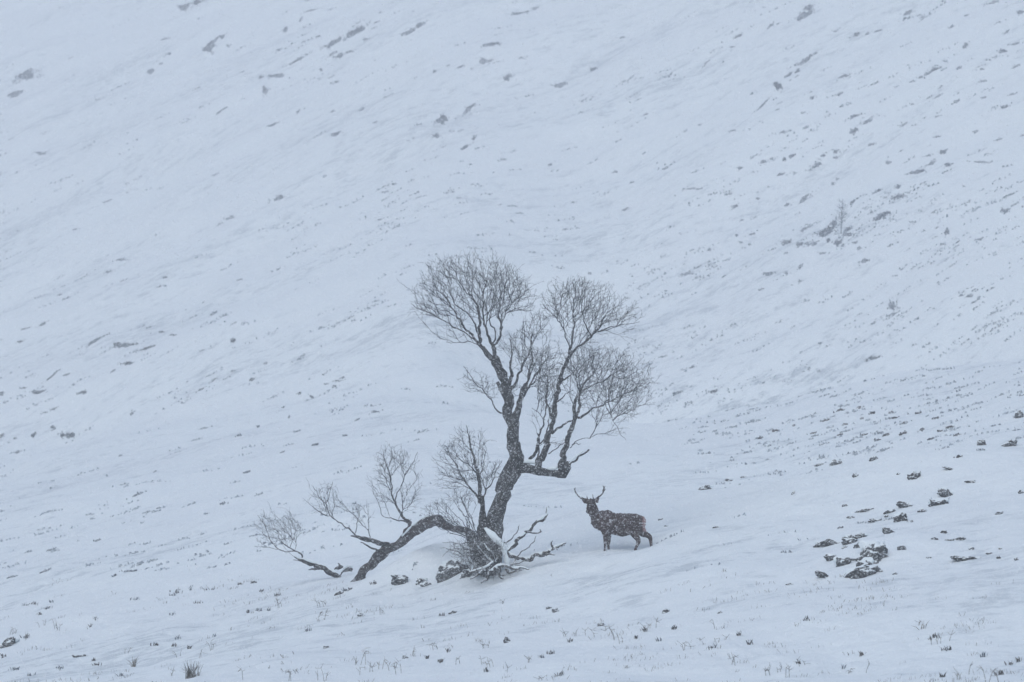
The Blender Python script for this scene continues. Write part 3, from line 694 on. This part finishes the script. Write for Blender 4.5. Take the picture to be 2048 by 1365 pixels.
SMALLR = [(1458,961,12,6),(1487,954,9,5),(1712,951,10,9),(1587,985,8,11),(1690,1011,10,6,25),(1731,1021,36,5,8),(1822,1043,15,5),(1846,1022,20,8,-15),(1781,1023,20,8,10),(1774,1033,10,6),(1753,1041,26,6,4),(1702,1035,16,5),(1944,963,20,6),(1998,1027,18,6,22),(1681,1055,10,6),(1690,1095,12,5),(1710,1119,14,6),(1923,1078,18,9,-10),(1889,1064,11,8),(1869,1078,15,5),(1898,1080,20,4,8),(1944,1098,10,6,-20),(1939,1116,62,7,-3),(2001,1097,9,5),(1979,1107,11,5),(1998,1115,9,9),(2032,1119,9,7),(1804,1097,18,9),(1857,1116,9,4),(1790,1148,8,5),(2044,984,10,9),(1797,948,7,4,20),(1903,937,28,5,-20),(1963,900,11,5),(1640,930,16,5),(1098,1216,10,6),(1112,1222,12,8),(1202,1250,12,8),(1332,1222,17,11),(1014,1281,12,12),(905,1225,13,9),(678,1187,15,8),(1789,1148,9,5),(506,1165,12,7),(480,1168,9,6),(1440,1225,10,6),(1333,1052,9,3),(1322,1039,10,4),(1433,1055,13,4),(1580,1169,14,4),(722,1231,11,7),(161,1312,24,7),(809,1315,11,7),(1880,862,10,6),(1762,1143,8,4),(700,1178,7,8),(653,1295,11,5)]
SMALLR.sort(key=lambda r: r[0])
for r in SMALLR:
    side = 'right' if r[0] > 1290 else 'left and middle'
    if r[1] > 1160: lab, grp = 'small dark stone half buried in the foreground snow, %s' % ('right of the stag' if r[0] > 1290 else 'left of or below the stag'), 'small stones in the foreground snow, %s' % side
    else: lab, grp = 'small dark rock poking through the snow on the slope right of the stag', 'small rocks on the slope right of the stag'
    if r[1] <= 1160 and r[0] < 1290: lab, grp = 'small stone poking out near the far left fallen branch', 'stones by the fallen branch'
    if r[1] <= 1160 and r[0] >= 1290:
        sh = 'long flat' if r[2]/r[3] > 3 else ('oblong' if r[2]/r[3] > 1.9 else 'stubby')
        pl_ = 'on the crest line behind the stag' if r[0] < 1500 and r[1] < 970 else ('above the right hand rock pile' if r[1] < 1060 and r[0] < 1860 else 'beside the right hand rock pile' if r[0] < 1860 else 'near the right edge')
        lab = '%s dark little rock poking through the snow %s' % (sh, pl_); grp = '%s little rocks %s' % (sh, pl_)
    rock(*r, label=lab, group=grp, cap=False, up=.0)

# ------------------------------------------------------------------ heather clumps
def sprigs(mb, c, ax_l, n, ln, wd, hgt, wid, yscale=1.0):
    """n upright ragged sprigs spread over an elongated patch"""
    for _ in range(n):
        a, b = random.gauss(0, .42), random.gauss(0, .42)
        a = max(-1.1, min(1.1, a)); b = max(-1.1, min(1.1, b))
        X = c[0]+ax_l[0]*a*ln*.5+ax_l[1]*b*wd*-.5*yscale; Y = c[1]+ax_l[1]*a*ln*.5+ax_l[0]*b*wd*.5*yscale
        yield X, Y
def heather(px, py, ln, wd, ang=12, dens=1.0, label=None, group=None, hm=M_HEATH, ms=1.0, wf=1.0, hf=1.0):
    g = ground_at(px, py)
    if g is None: return
    m = g[1]/FPX
    # map the patch onto the slope: two sight lines give its real long axis
    e1 = ground_at(px+math.cos(R(ang))*ln*.5, py-math.sin(R(ang))*ln*.5); e0 = ground_at(px-math.cos(R(ang))*ln*.5, py+math.sin(R(ang))*ln*.5)
    f1 = ground_at(px-math.sin(R(ang))*wd*.5, py-math.cos(R(ang))*wd*.5)
    if e1 is None or e0 is None or f1 is None: return
    A = (e1-e0)[:2]; B = (f1-g)[:2]*2
    A = A*min(1, ln*m*2.2/(np.linalg.norm(A)+1e-9)); B = B*min(1, wd*m*4.5/(np.linalg.norm(B)+1e-9))
    area = ln*wd*m*m; h = max(.09, min(.5, .42*wd*m)); n = int(max(12, min(900, area*260*dens)))
    X = []; Y = []; s = (px*13+py*7) % 97
    k = 0
    while len(X) < n and k < n*8:
        k += 1
        r = math.sqrt(random.random()); t = random.random()*6.283
        a, b = r*math.cos(t), r*math.sin(t)
        if random.random() < .15: a *= 1.7; b *= 1.6
        if float(noise(a*2.1+s, b*1.8+s, 5))*.9+random.uniform(-.35, .35) < r*1.15-.75: continue
        X.append(g[0]+A[0]*a*.58+B[0]*b*.5); Y.append(g[1]+A[1]*a*.58+B[1]*b*.5)
    X = np.array(X); Y = np.array(Y); Z = height(X, Y)
    V = []; F = []
    # the low ragged mat of the patch, then the sprigs that stand out of it
    NA, NR = 22, 4; ph = random.uniform(0, 50); cz = []
    for i in range(NR+1):
        for j in range(NA):
            t = 6.283*j/NA; er = ms*(.66+.6*float(noise(math.cos(t)*2.6+ph, math.sin(t)*2.6+ph, 8))); r = i/NR*er
            x = g[0]+A[0]*r*math.cos(t)*.5+B[0]*r*math.sin(t)*.42; y = g[1]+A[1]*r*math.cos(t)*.5+B[1]*r*math.sin(t)*.42
            cz.append((x, y, (1-(i/NR)**2)*h*(.45+.4*random.random()) - (.05 if i == NR else 0)))
    cz = np.array(cz); cz[:, 2] += height(cz[:, 0], cz[:, 1]); V = [tuple(v) for v in cz]
    for i in range(NR):
        for j in range(NA): k2 = (j+1) % NA; F.append((i*NA+j, i*NA+k2, (i+1)*NA+k2, (i+1)*NA+j))
    for x, y, z in zip(X, Y, Z):
        hh = hf*h*random.uniform(.35, 1.0); w_ = wf*random.uniform(.018, .055)*(1 if m < .03 else 1.3); t = random.uniform(0, 3.14)
        lx, ly = random.gauss(0, .45)*hh, random.gauss(0, .45)*hh; dx, dy = math.cos(t)*w_, math.sin(t)*w_
        b0 = len(V); V += [(x-dx, y-dy, z-.04), (x+dx, y+dy, z-.04), (x+dx*.8+lx*.6, y+dy*.8+ly*.6, z+hh*.6), (x+lx, y+ly, z+hh), (x-dx*.9+lx*.5, y-dy*.9+ly*.5, z+hh*.5)]
        F.append((b0, b0+1, b0+2, b0+3, b0+4))
    o = mesh_obj('heather_clump', V, F, hm, None, False, loc=g); tag(o, label, 'heather', group)
    return o
H = '''368 15 15 16;392 7 18 12;418 99 20 14;430 82 30 9 35;445 75 14 8 50;457 92 8 6;331 78 18 4;336 109 12 6;322 128 8 5;301 144 14 12;623 22 22 4;602 39 12 4 50;570 61 8 10;597 120 34 7 30;554 153 42 9 4;522 155 9 6;529 181 7 14;665 90 30 13 30;712 65 32 17 30;665 109 18 6 35;701 104 18 5;680 113 16 8;817 65 24 8 25;841 51 18 9 25;754 45 14 5;732 79 14 5;672 166 14 7 15;443 222 28 4 35;546 250 18 7 20;672 270 14 9;883 244 18 16;874 273 12 9;937 219 30 7 35;948 277 16 9 40;930 296 14 9 30;920 134 16 4 20;898 132 8 5;869 144 7 7;982 90 26 9 10;966 123 14 9;980 123 12 6;597 222 10 5 40;724 219 13 4 30;664 224 9 4;749 246 9 4;558 101 10 5 30;643 140 6 5;
1040 28 26 8 10;1120 172 18 10;1015 155 14 10;1185 140 11 8;1245 75 12 4;1070 18 10 6;55 155 30 18;30 190 22 12;80 308 28 5 0;1606 33 30 11 25;1618 16 20 9;1539 55 17 7 40;1474 75 17 6 25;1463 95 10 4;1413 126 18 4 40;1612 120 40 7 30;1596 144 20 9 50;1577 152 22 9 40;1555 174 14 15 60;1522 214 36 5 42;1465 262 14 4 15;1713 70 12 7 30;1734 69 10 6;1754 63 16 4 15;1672 63 12 5 20;1815 27 18 7 25;1846 35 12 4;1985 6 24 6 15;2041 25 14 8 20;2012 66 16 6 35;1903 55 10 6 20;1930 93 14 8 35;2006 103 18 8 20;2028 89 18 6 10;1867 142 30 10 25;1826 163 9 5;1841 155 9 5;1688 153 20 7;1680 188 18 4 35;1625 196 11 6 25;1919 136 10 6;1963 139 9 5;1965 163 16 5;2033 133 16 6 30;1881 176 8 6;1916 202 12 5;1968 196 10 4;2008 215 18 7 30;2025 190 16 5 20;1875 234 14 5;1824 209 8 5;1875 193 18 4 30;1707 263 14 9 15;1735 244 24 8 30;1710 233 24 6 20;1808 250 18 5 35;1952 264 11 6 20;1997 280 16 5 15;1875 274 14 5;1742 290 14 5 20;1672 305 12 7 40;1672 316 12 5;1647 312 10 4;1584 312 14 6 30;1568 320 9 6;1542 318 12 4 15;1525 324 14 5;1633 331 20 10 35;1778 326 12 6;1886 305 16 8;1862 329 24 9 25;1897 331 14 8;1970 326 36 5 2;1565 265 12 5 30;1481 337 10 6;1856 312 20 4;
1561 350 12 5 15;1834 345 34 9 15;1607 402 28 9 30;1574 410 13 6 45;1470 413 16 6 30;1515 398 8 5;1800 394 34 10 15;1675 359 10 5;1667 368 8 6;1753 384 18 6 25;1796 375 10 8;1705 406 18 8 50;1764 433 36 11 25;1743 425 8 6;1653 468 38 17 35;1696 460 20 8 15;1697 470 24 8 5;1674 486 15 12;1656 483 7 10;1625 489 19 8;1599 489 12 10;1571 486 19 11;1607 460 14 7 30;1729 523 18 7 15;1719 497 9 6;1712 486 9 6;1685 492 10 6;1536 549 24 8 5;1572 547 8 6;1601 533 15 6 50;1792 553 8 3;2009 423 18 9 0;1884 489 13 4;1894 466 9 12;1960 479 20 4 15;1783 612 14 12;1523 580 14 4 20;1504 469 14 4;1474 471 8 4;1419 501 10 5;1460 388 10 4;1644 508 14 5;1938 593 14 6;1922 592 12 4;1484 441 9 3;1482 486 7 5;1571 507 8 4;
51 658 20 4 15;85 650 15 8 20;41 684 10 5;191 682 34 8 30;248 692 44 9 3;294 697 30 6 20;323 664 18 4 -5;345 670 15 4 5;427 629 13 8 30;467 682 12 9 20;255 728 26 9 5;227 742 18 3 35;103 754 34 5 38;75 786 32 9 10;48 777 14 5;164 785 22 5 15;133 750 15 4;106 819 16 5 20;92 826 12 4;106 856 18 8 -35;68 871 11 11 -45;137 873 24 12 0;31 877 9 5;3 873 14 8 35;2 788 10 8;263 830 12 6 40;402 780 20 4 25;424 764 17 5 30;504 759 12 6 15;530 728 11 4;678 763 20 5 10;670 774 10 6;654 769 8 4;685 756 10 5;598 787 9 6;624 794 18 4 -20;567 815 15 3 40;578 834 10 6 -40;516 855 14 10;407 858 18 5 10;478 872 8 8;632 890 15 8 20;691 872 10 6;
557 398 22 9 20;460 437 17 6 15;215 403 14 4 20;215 545 12 6;238 520 34 5 5;330 555 10 5;670 268 14 5;1385 378 30 4 5;770 385 17 4;1375 548 24 6 15;1385 735 14 4;750 825 30 5 25;715 840 14 4 25;1180 548 9 5;1230 345 11 5;1330 338 10 5;275 990 26 5 20;90 1144 20 7 20;25 1155 18 4;256 1144 30 4 3;229 1153 10 4 25;310 945 12 6;495 945 15 6 20;35 905 12 5 15;195 1082 15 4;445 1008 14 4;565 905 12 5;1745 718 24 7 10;1355 787 22 6 20;1426 784 22 6 20;480 560 12 4;760 440 14 4;905 385 12 4;1130 460 10 4;1000 410 9 4;150 460 12 4;120 590 14 4 15;430 350 13 4 25;1290 230 14 4 30;1340 150 14 4 30;1400 250 10 4;1100 330 12 4 30;1250 420 14 4 20'''
HILL = [tuple(float(v) for v in q.split()) for q in H.replace('\n', '').split(';') if q.strip()]
SPECIAL = {(1653,468):'largest dark heather mound below the sapling on the right hillside',(712,65):'broad pale grey heather patch near the top of the hill above the tree',
 (248,692):'widest ragged heather streak on the left hillside',(554,153):'long level heather streak high on the left hill',(1867,142):'dark oval heather patch high on the right hillside',
 (883,244):'rounded heather tuft directly above the upper left crown of the tree',(137,873):'forked heather tuft low on the left hillside',(2009,423):'lone heather tuft at the right edge of the photo, half way up',
 (1783,612):'lone tuft of heather standing on the bare snow right of the tree crown',(103,754):'thin steep heather streak at the left of the hill',(191,682):'heather streak just left of the widest ragged one on the left hillside',
 (1970,326):'long thin level heather streak near the right edge',(750,825):'heather streak close to the left of the tree trunk',(1385,378):'thin level heather streak above the right crown of the tree',
 (557,398):'pair of joined heather tufts in the middle of the left hill'}
for h in HILL:
    px, py, ln, wd = h[:4]; ang = h[4] if len(h) > 4 else 15
    lab = SPECIAL.get((int(px), int(py))); grp = None
    if lab is None:
        vx = 'left' if px < 700 else ('middle' if px < 1400 else 'right'); vy = 'upper' if py < 350 else ('middle' if py < 640 else 'lower')
        size = 'large' if ln*wd > 170 else ('small' if ln*wd > 62 else 'tiny'); shp = 'long thin' if ln/wd > 3.1 else ('slanting' if abs(ang) > 24 else ('oblong' if ln/wd > 1.7 else 'rounded'))
        if py < 120: spot = 'at the top edge of the photo, ' + ('far left' if px < 450 else 'left' if px < 820 else 'middle' if px < 1300 else 'right' if px < 1750 else 'far right')
        elif px > 1880: spot = 'near the right edge, ' + ('high up' if py < 260 else 'half way up')
        elif px > 1400: spot = ('high on the right hillside' if py < 250 else 'just above the sapling' if py < 400 else 'around or left of the sapling' if py < 500 else 'below the sapling')
        elif px > 820: spot = 'on the slope above the tree crowns' if py < 500 else 'beside the tree crowns'
        elif px > 450: spot = 'on the slope to the upper left of the tree' if py < 450 else 'on the slope left of the tree'
        else: spot = 'high on the left hillside' if py < 500 else ('half way up at the left edge' if py < 800 else 'low on the left hillside')
        lab = '%s %s grey heather clump %s' % (size, shp, spot); grp = '%s %s heather clumps %s' % (size, shp, spot)
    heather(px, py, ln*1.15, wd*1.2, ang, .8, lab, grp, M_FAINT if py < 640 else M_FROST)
BAND = '''1806 868 20 9 20;1844 860 12 9;1809 847 18 6;1771 871 18 7;1727 871 18 6;1755 882 12 6;1744 827 12 6;1718 816 9 6;1789 837 18 6;1782 826 12 6;1680 822 34 12;1913 871 20 7;1899 855 22 8;1724 838 10 5;1519 878 9 4;1552 862 20 7;1588 853 16 7;1690 850 14 5;1650 842 18 6;1625 868 18 5;1680 871 14 4;1835 828 14 5;1870 838 12 5;1860 880 14 5;1917 915 12 4'''
for q in BAND.replace('\n', '').split(';'):
    v = [float(t) for t in q.split()]
    heather(v[0], v[1], v[2], v[3], v[4] if len(v) > 4 else 12, .7, 'small heather tuft in the mottled band on the slope above the crest line at right', 'heather tufts in the mottled band at right')
FORE = '''68 1209 12 8;48 1212 20 5;92 1219 14 6;105 1205 12 5;80 1230 16 5;352 1185 26 8;345 1192 14 5;381 1179 13 6 -30;424 1180 26 5 8;398 1207 24 6 8;496 1226 14 7;516 1222 18 5;540 1221 14 5;345 1230 12 6;270 1200 28 4;181 1254 14 6 40;191 1240 10 8;7 1315 14 12;197 1331 22 5;188 1322 10 4;240 1353 24 7;352 1293 18 7;357 1278 13 4;379 1298 7 8;311 1291 16 4;429 1274 12 7;521 1184 9 7;557 1192 16 4;615 1263 16 5;51 1276 10 7;886 1232 12 4;898 1304 9 8;881 1325 9 7;854 1318 9 5;1103 1308 13 7;1083 1316 14 4;1139 1285 18 5;973 1344 16 5;1288 1262 14 5;1271 1278 10 5;1317 1283 14 4;1348 1259 9 5;1422 1297 26 8;1478 1271 8 5;1498 1289 14 6;1615 1241 18 4;1895 1301 16 3;1968 1314 9 4;1868 1276 24 7;2036 1323 20 9;1598 1327 9 6;1686 1338 7 7;1882 1355 14 5;1726 1311 14 4 25;748 1168 30 4;690 1182 12 6;1120 1352 12 4;30 1340 26 9;60 1352 24 7;120 1338 14 5;2020 1330 16 6;2000 1350 18 6'''
for q in FORE.replace('\n', '').split(';'):
    v = [float(t) for t in q.split()]
    s_ = 'left' if v[0] < 600 else ('middle' if v[0] < 1370 else 'right')
    heather(v[0], v[1], v[2]*.9, v[3]*.9, v[4] if len(v) > 4 else 5, 1.5, wf=.42, hf=1.5, hm=M_HEATH if int(v[0]) % 3 else M_FROST, ms=.2, label='low dark heather sprig in the %s of the foreground snow' % s_, group='heather sprigs in the %s foreground' % s_)

# faint uncounted stubble showing through the snow everywhere
def stubble(n, name, label, box, dens, hlo, hhi, wlo, whi, mat, cl=1.0):
    V = []; F = []; k = 0
    pxs = rng.uniform(box[0], box[2], n*6); pys = rng.uniform(box[1], box[3], n*6)
    # sample in ground space through a coarse depth map so that tufts lie on the slope
    gx = np.linspace(box[0], box[2], 46); gy = np.linspace(box[1], box[3], 60); DM = np.full((60, 46), np.nan)
    for i, y in enumerate(gy):
        for j, x in enumerate(gx):
            g = ground_at(x, y)
            if g is not None: DM[i, j] = g[1]
    for px, py in zip(pxs, pys):
        if k >= n: break
        i = (py-box[1])/(box[3]-box[1])*59; j = (px-box[0])/(box[2]-box[0])*45
        D = DM[int(i), int(j)]
        if not D == D: continue
        D += random.uniform(-1, 1)*(.4+D*.006); r = ray(px, py); x = r[0]/r[1]*D; y = D
        d = dens(px, py, x, y)
        if random.random() > d: continue
        k += 1; big = cl*(.55+D/260); cn = random.randint(3, 12); sp = random.uniform(.04, .14)*big; el = random.uniform(1.2, 3.6)
        for _ in range(cn):
            q = random.gauss(0, sp*el); q2 = random.gauss(0, sp)
            xx = x+q+q2*.1; yy = y+q2-q*.08
            V.append((xx, yy)); F.append((random.uniform(hlo, hhi)*big, random.uniform(wlo, whi)*big))
    XY = np.array(V); Z = height(XY[:, 0], XY[:, 1]); VV = []; FF = []
    for (x, y), z, (hh, w_) in zip(XY, Z, F):
        t = random.uniform(0, 3.14); dx, dy = math.cos(t)*w_, math.sin(t)*w_; lx, ly = random.gauss(0, .4)*hh, random.gauss(0, .4)*hh; b0 = len(VV)
        VV += [(x-dx, y-dy, z-.03), (x+dx, y+dy, z-.03), (x+lx+dx*.3, y+ly+dy*.3, z+hh), (x+lx-dx*.5, y+ly-dy*.5, z+hh*.8)]; FF.append((b0, b0+1, b0+2, b0+3))
    o = mesh_obj(name, VV, FF, mat, None, False); tag(o, label, 'ground cover', None, 'stuff')
def dens_hill(px, py, x, y):
    a = float(fbm(x/9+y*.05, y/9, 91, 2)); S_ = y+1.13*x
    if x > 8 and 162 < S_ < 201: return .9
    if x > -3 and 112 < S_ < 206: return .04
    if x > -3 and 206 <= S_ < 270: a += .35
    return max(0, min(1, .10+1.5*max(0, a)))*(.35+.65*(px/2048)**1.3+(.25 if px < 700 and py > 500 else 0))
stubble(1900, 'heather_stubble', 'faint scattered heather stubble showing through the snow over the whole hillside', (-150, -60, 2200, 1160), dens_hill, .03, .09, .03, .09, M_PALE, 1.0)
def dens_fore(px, py, x, y):
    a = float(fbm(x/3+5, y/4, 95, 2)); return max(0, min(1, .05+1.3*max(0, a)))
stubble(380, 'grass_stubble', 'thin dry grass stubble scattered through the foreground snow', (-100, 1165, 2150, 1400), dens_fore, .04, .15, .003, .012, M_GRASS, .8)

# ------------------------------------------------------------------ dry stalks and rush clumps in the foreground
def weed(px, py, hpx, n=3, label=None, group=None, lean=.5):
    g = ground_at(px, py)
    if g is None: return
    m = g[1]/FPX; mb = MB()
    for i in range(n):
        h_ = hpx*m*random.uniform(.55, 1.); a = random.uniform(-lean, lean); x0 = random.gauss(0, .05*n**.5); y0 = random.gauss(0, .05)
        P = [np.array([x0, y0, -.08]), np.array([x0+a*h_*.4, y0, h_*.5]), np.array([x0+a*h_*1.0, y0+random.uniform(-.1, .1), h_])]
        if random.random() < .3: P.append(P[-1]+np.array([math.copysign(.35, a)*h_, 0, -.25*h_]))
        P, q = spline(P, [.006]*(len(P)-1)+[.003], .08); mb.tube(P, q, 4)
        for _ in range(random.randint(1, 4)):
            b = P[random.randint(len(P)//2, len(P)-1)]; v = np.array([random.uniform(-1, 1), random.uniform(-.6, .6), random.uniform(-.1, .9)]); v *= random.uniform(.06, .17)/np.linalg.norm(v)
            mb.tube([b, b+v], [.006, .004], 3, cap=False)
    o = mb.build('weed_stalk', M_GRASS, None); o.location = tuple(g); tag(o, label, 'weed', group)
def rush(px, py, wpx, hpx, n, label):
    g = ground_at(px, py); m = g[1]/FPX; mb = MB()
    for i in range(n):
        a = random.gauss(0, .42); x0 = random.gauss(0, wpx*m*.16); h_ = hpx*m*random.uniform(.45, 1); dy = random.gauss(0, .3)*h_
        P, q = spline([np.array([x0, dy*.2, -.06]), np.array([x0+math.sin(a)*h_*.45, dy*.6, h_*.55*math.cos(a)]), np.array([x0+math.sin(a)*h_*1.0, dy, h_*math.cos(a)*.95])], [.009, .007, .002], .09)
        mb.tube(P, q, 3, cap=False)
    o = mb.build('rush_clump', M_GRASS, None); o.location = tuple(g); tag(o, label, 'grass clump')
rush(383, 1356, 36, 40, 60, 'fan shaped dry rush clump at the bottom left of the photo')
rush(268, 1334, 14, 24, 26, 'narrow dark rush tuft left of the fan shaped rush clump')
rush(54, 1277, 12, 16, 14, 'small rush tuft near the left edge of the foreground')
rush(1846, 1258, 16, 20, 10, 'loose tangle of dry stems in the right foreground')
WEEDS = '730 1330 34;742 1345 26;722 1352 20;760 1338 22;785 1340 18;800 1348 30;835 1312 22;870 1300 14;917 1328 20;971 1298 18;962 1330 12;985 1334 14;1014 1346 12;1062 1325 10;1075 1362 8;1131 1275 16;1165 1272 14;1186 1275 20;1232 1280 26;1240 1288 18;1288 1265 18;1300 1258 18;1215 1262 12;1374 1300 14;1395 1285 14;1355 1260 10;1433 1258 22;1468 1330 20;1440 1282 10;1540 1350 18;1572 1356 24;1600 1332 16;1555 1345 12;1733 1346 20;1837 1252 16;1868 1290 20;1890 1285 14;1935 1350 22;1920 1360 16;1985 1365 30;80 1255 18;112 1258 20;118 1262 18;24 1270 14;352 1316 16;400 1316 18;427 1300 20;245 1310 12;490 1360 22;590 1362 24;640 1362 26;650 1240 18;640 1215 16;655 1212 14;1006 1208 6;1690 1350 14;340 1352 12;700 1330 14;765 1230 10;560 1215 18'
for q in WEEDS.split(';'):
    x, y, h_ = map(float, q.split()); s_ = 'left' if x < 690 else ('middle' if x < 1330 else 'right')
    weed(x, y, h_, random.choice((1, 2, 2, 3)), 'thin dry weed stalk standing in the %s of the foreground snow' % s_, 'weed stalks in the %s foreground' % s_)

# ------------------------------------------------------------------ falling snow
def flakes(n, d0, d1, s0, s1, name, label):
    D = (rng.uniform(0, 1, n)*(d1**3-d0**3)+d0**3)**(1/3)
    u = rng.uniform(-.162, .162, n)*D; t = rng.uniform(-.11, .11, n)*D
    C = D[:, None]*CF + t[:, None]*CU; C[:, 0] += u
    keep = C[:, 2] > height(C[:, 0], C[:, 1])+.15; C = C[keep]; n = len(C)
    S = s0+(s1-s0)*rng.uniform(0, 1, n)**2.2
    O = np.array([[1,0,0],[-1,0,0],[0,1,0],[0,-1,0],[0,0,1],[0,0,-1.]])*.5
    sc = rng.uniform(.6, 1.2, (n, 1, 3)); jit = rng.normal(0, .10, (n, 6, 3))
    V = (C[:, None]+(O[None]+jit)*sc*S[:, None, None]*np.array([1.15, 1, 1.1])).reshape(-1, 3)
    T = np.array([[0,2,4],[2,1,4],[1,3,4],[3,0,4],[2,0,5],[1,2,5],[3,1,5],[0,3,5]])
    F = (np.arange(n)[:, None, None]*6+T[None]).reshape(-1)
    me = bpy.data.meshes.new(name); me.vertices.add(len(V)); me.vertices.foreach_set('co', V.ravel())
    me.loops.add(len(F)); me.loops.foreach_set('vertex_index', F.astype(np.int32)); me.polygons.add(len(F)//3)
    me.polygons.foreach_set('loop_start', (np.arange(len(F)//3)*3).astype(np.int32)); me.update(calc_edges=True)
    m, nn, b = newmat('snowflake'); b.inputs['Base Color'].default_value = (.93, .96, .98, 1); b.inputs['Roughness'].default_value = .9
    me.materials.append(m); o = bpy.data.objects.new(name, me); COL.objects.link(o); tag(o, label, 'snowfall', None, 'stuff')
flakes(520000, 45, 124, .008, .022, 'falling_snow', 'dense fine snowflakes falling through the air in front of the tree and the stag')

# ------------------------------------------------------------------ haze
def haze():
    z0, z1 = -12.0, 236.0
    bm = bmesh.new(); bmesh.ops.create_cube(bm, size=1)
    for v in bm.verts: v.co = Vector((v.co.x*1620, 408+v.co.y*1120, z0+(v.co.z+.5)*(z1-z0)))
    me = bpy.data.meshes.new('haze'); bm.to_mesh(me); bm.free()
    m = bpy.data.materials.new('haze'); m.use_nodes = True; n = m.node_tree; n.nodes.clear()
    out = n.nodes.new('ShaderNodeOutputMaterial'); pv = n.nodes.new('ShaderNodeVolumePrincipled')
    pv.inputs['Color'].default_value = (.885, .903, .918, 1); pv.inputs['Density'].default_value = HAZE; pv.inputs['Anisotropy'].default_value = 0
    n.links.new(pv.outputs[0], out.inputs['Volume']); me.materials.append(m)
    o = bpy.data.objects.new('haze', me); COL.objects.link(o); tag(o, 'pale blowing snow haze filling the air over the hillside', 'haze', None, 'stuff')
haze()
print('depths tree %.1f arch %.1f left %.1f stag %.1f' % (DT, g_arch[1], g_left[1], DS))
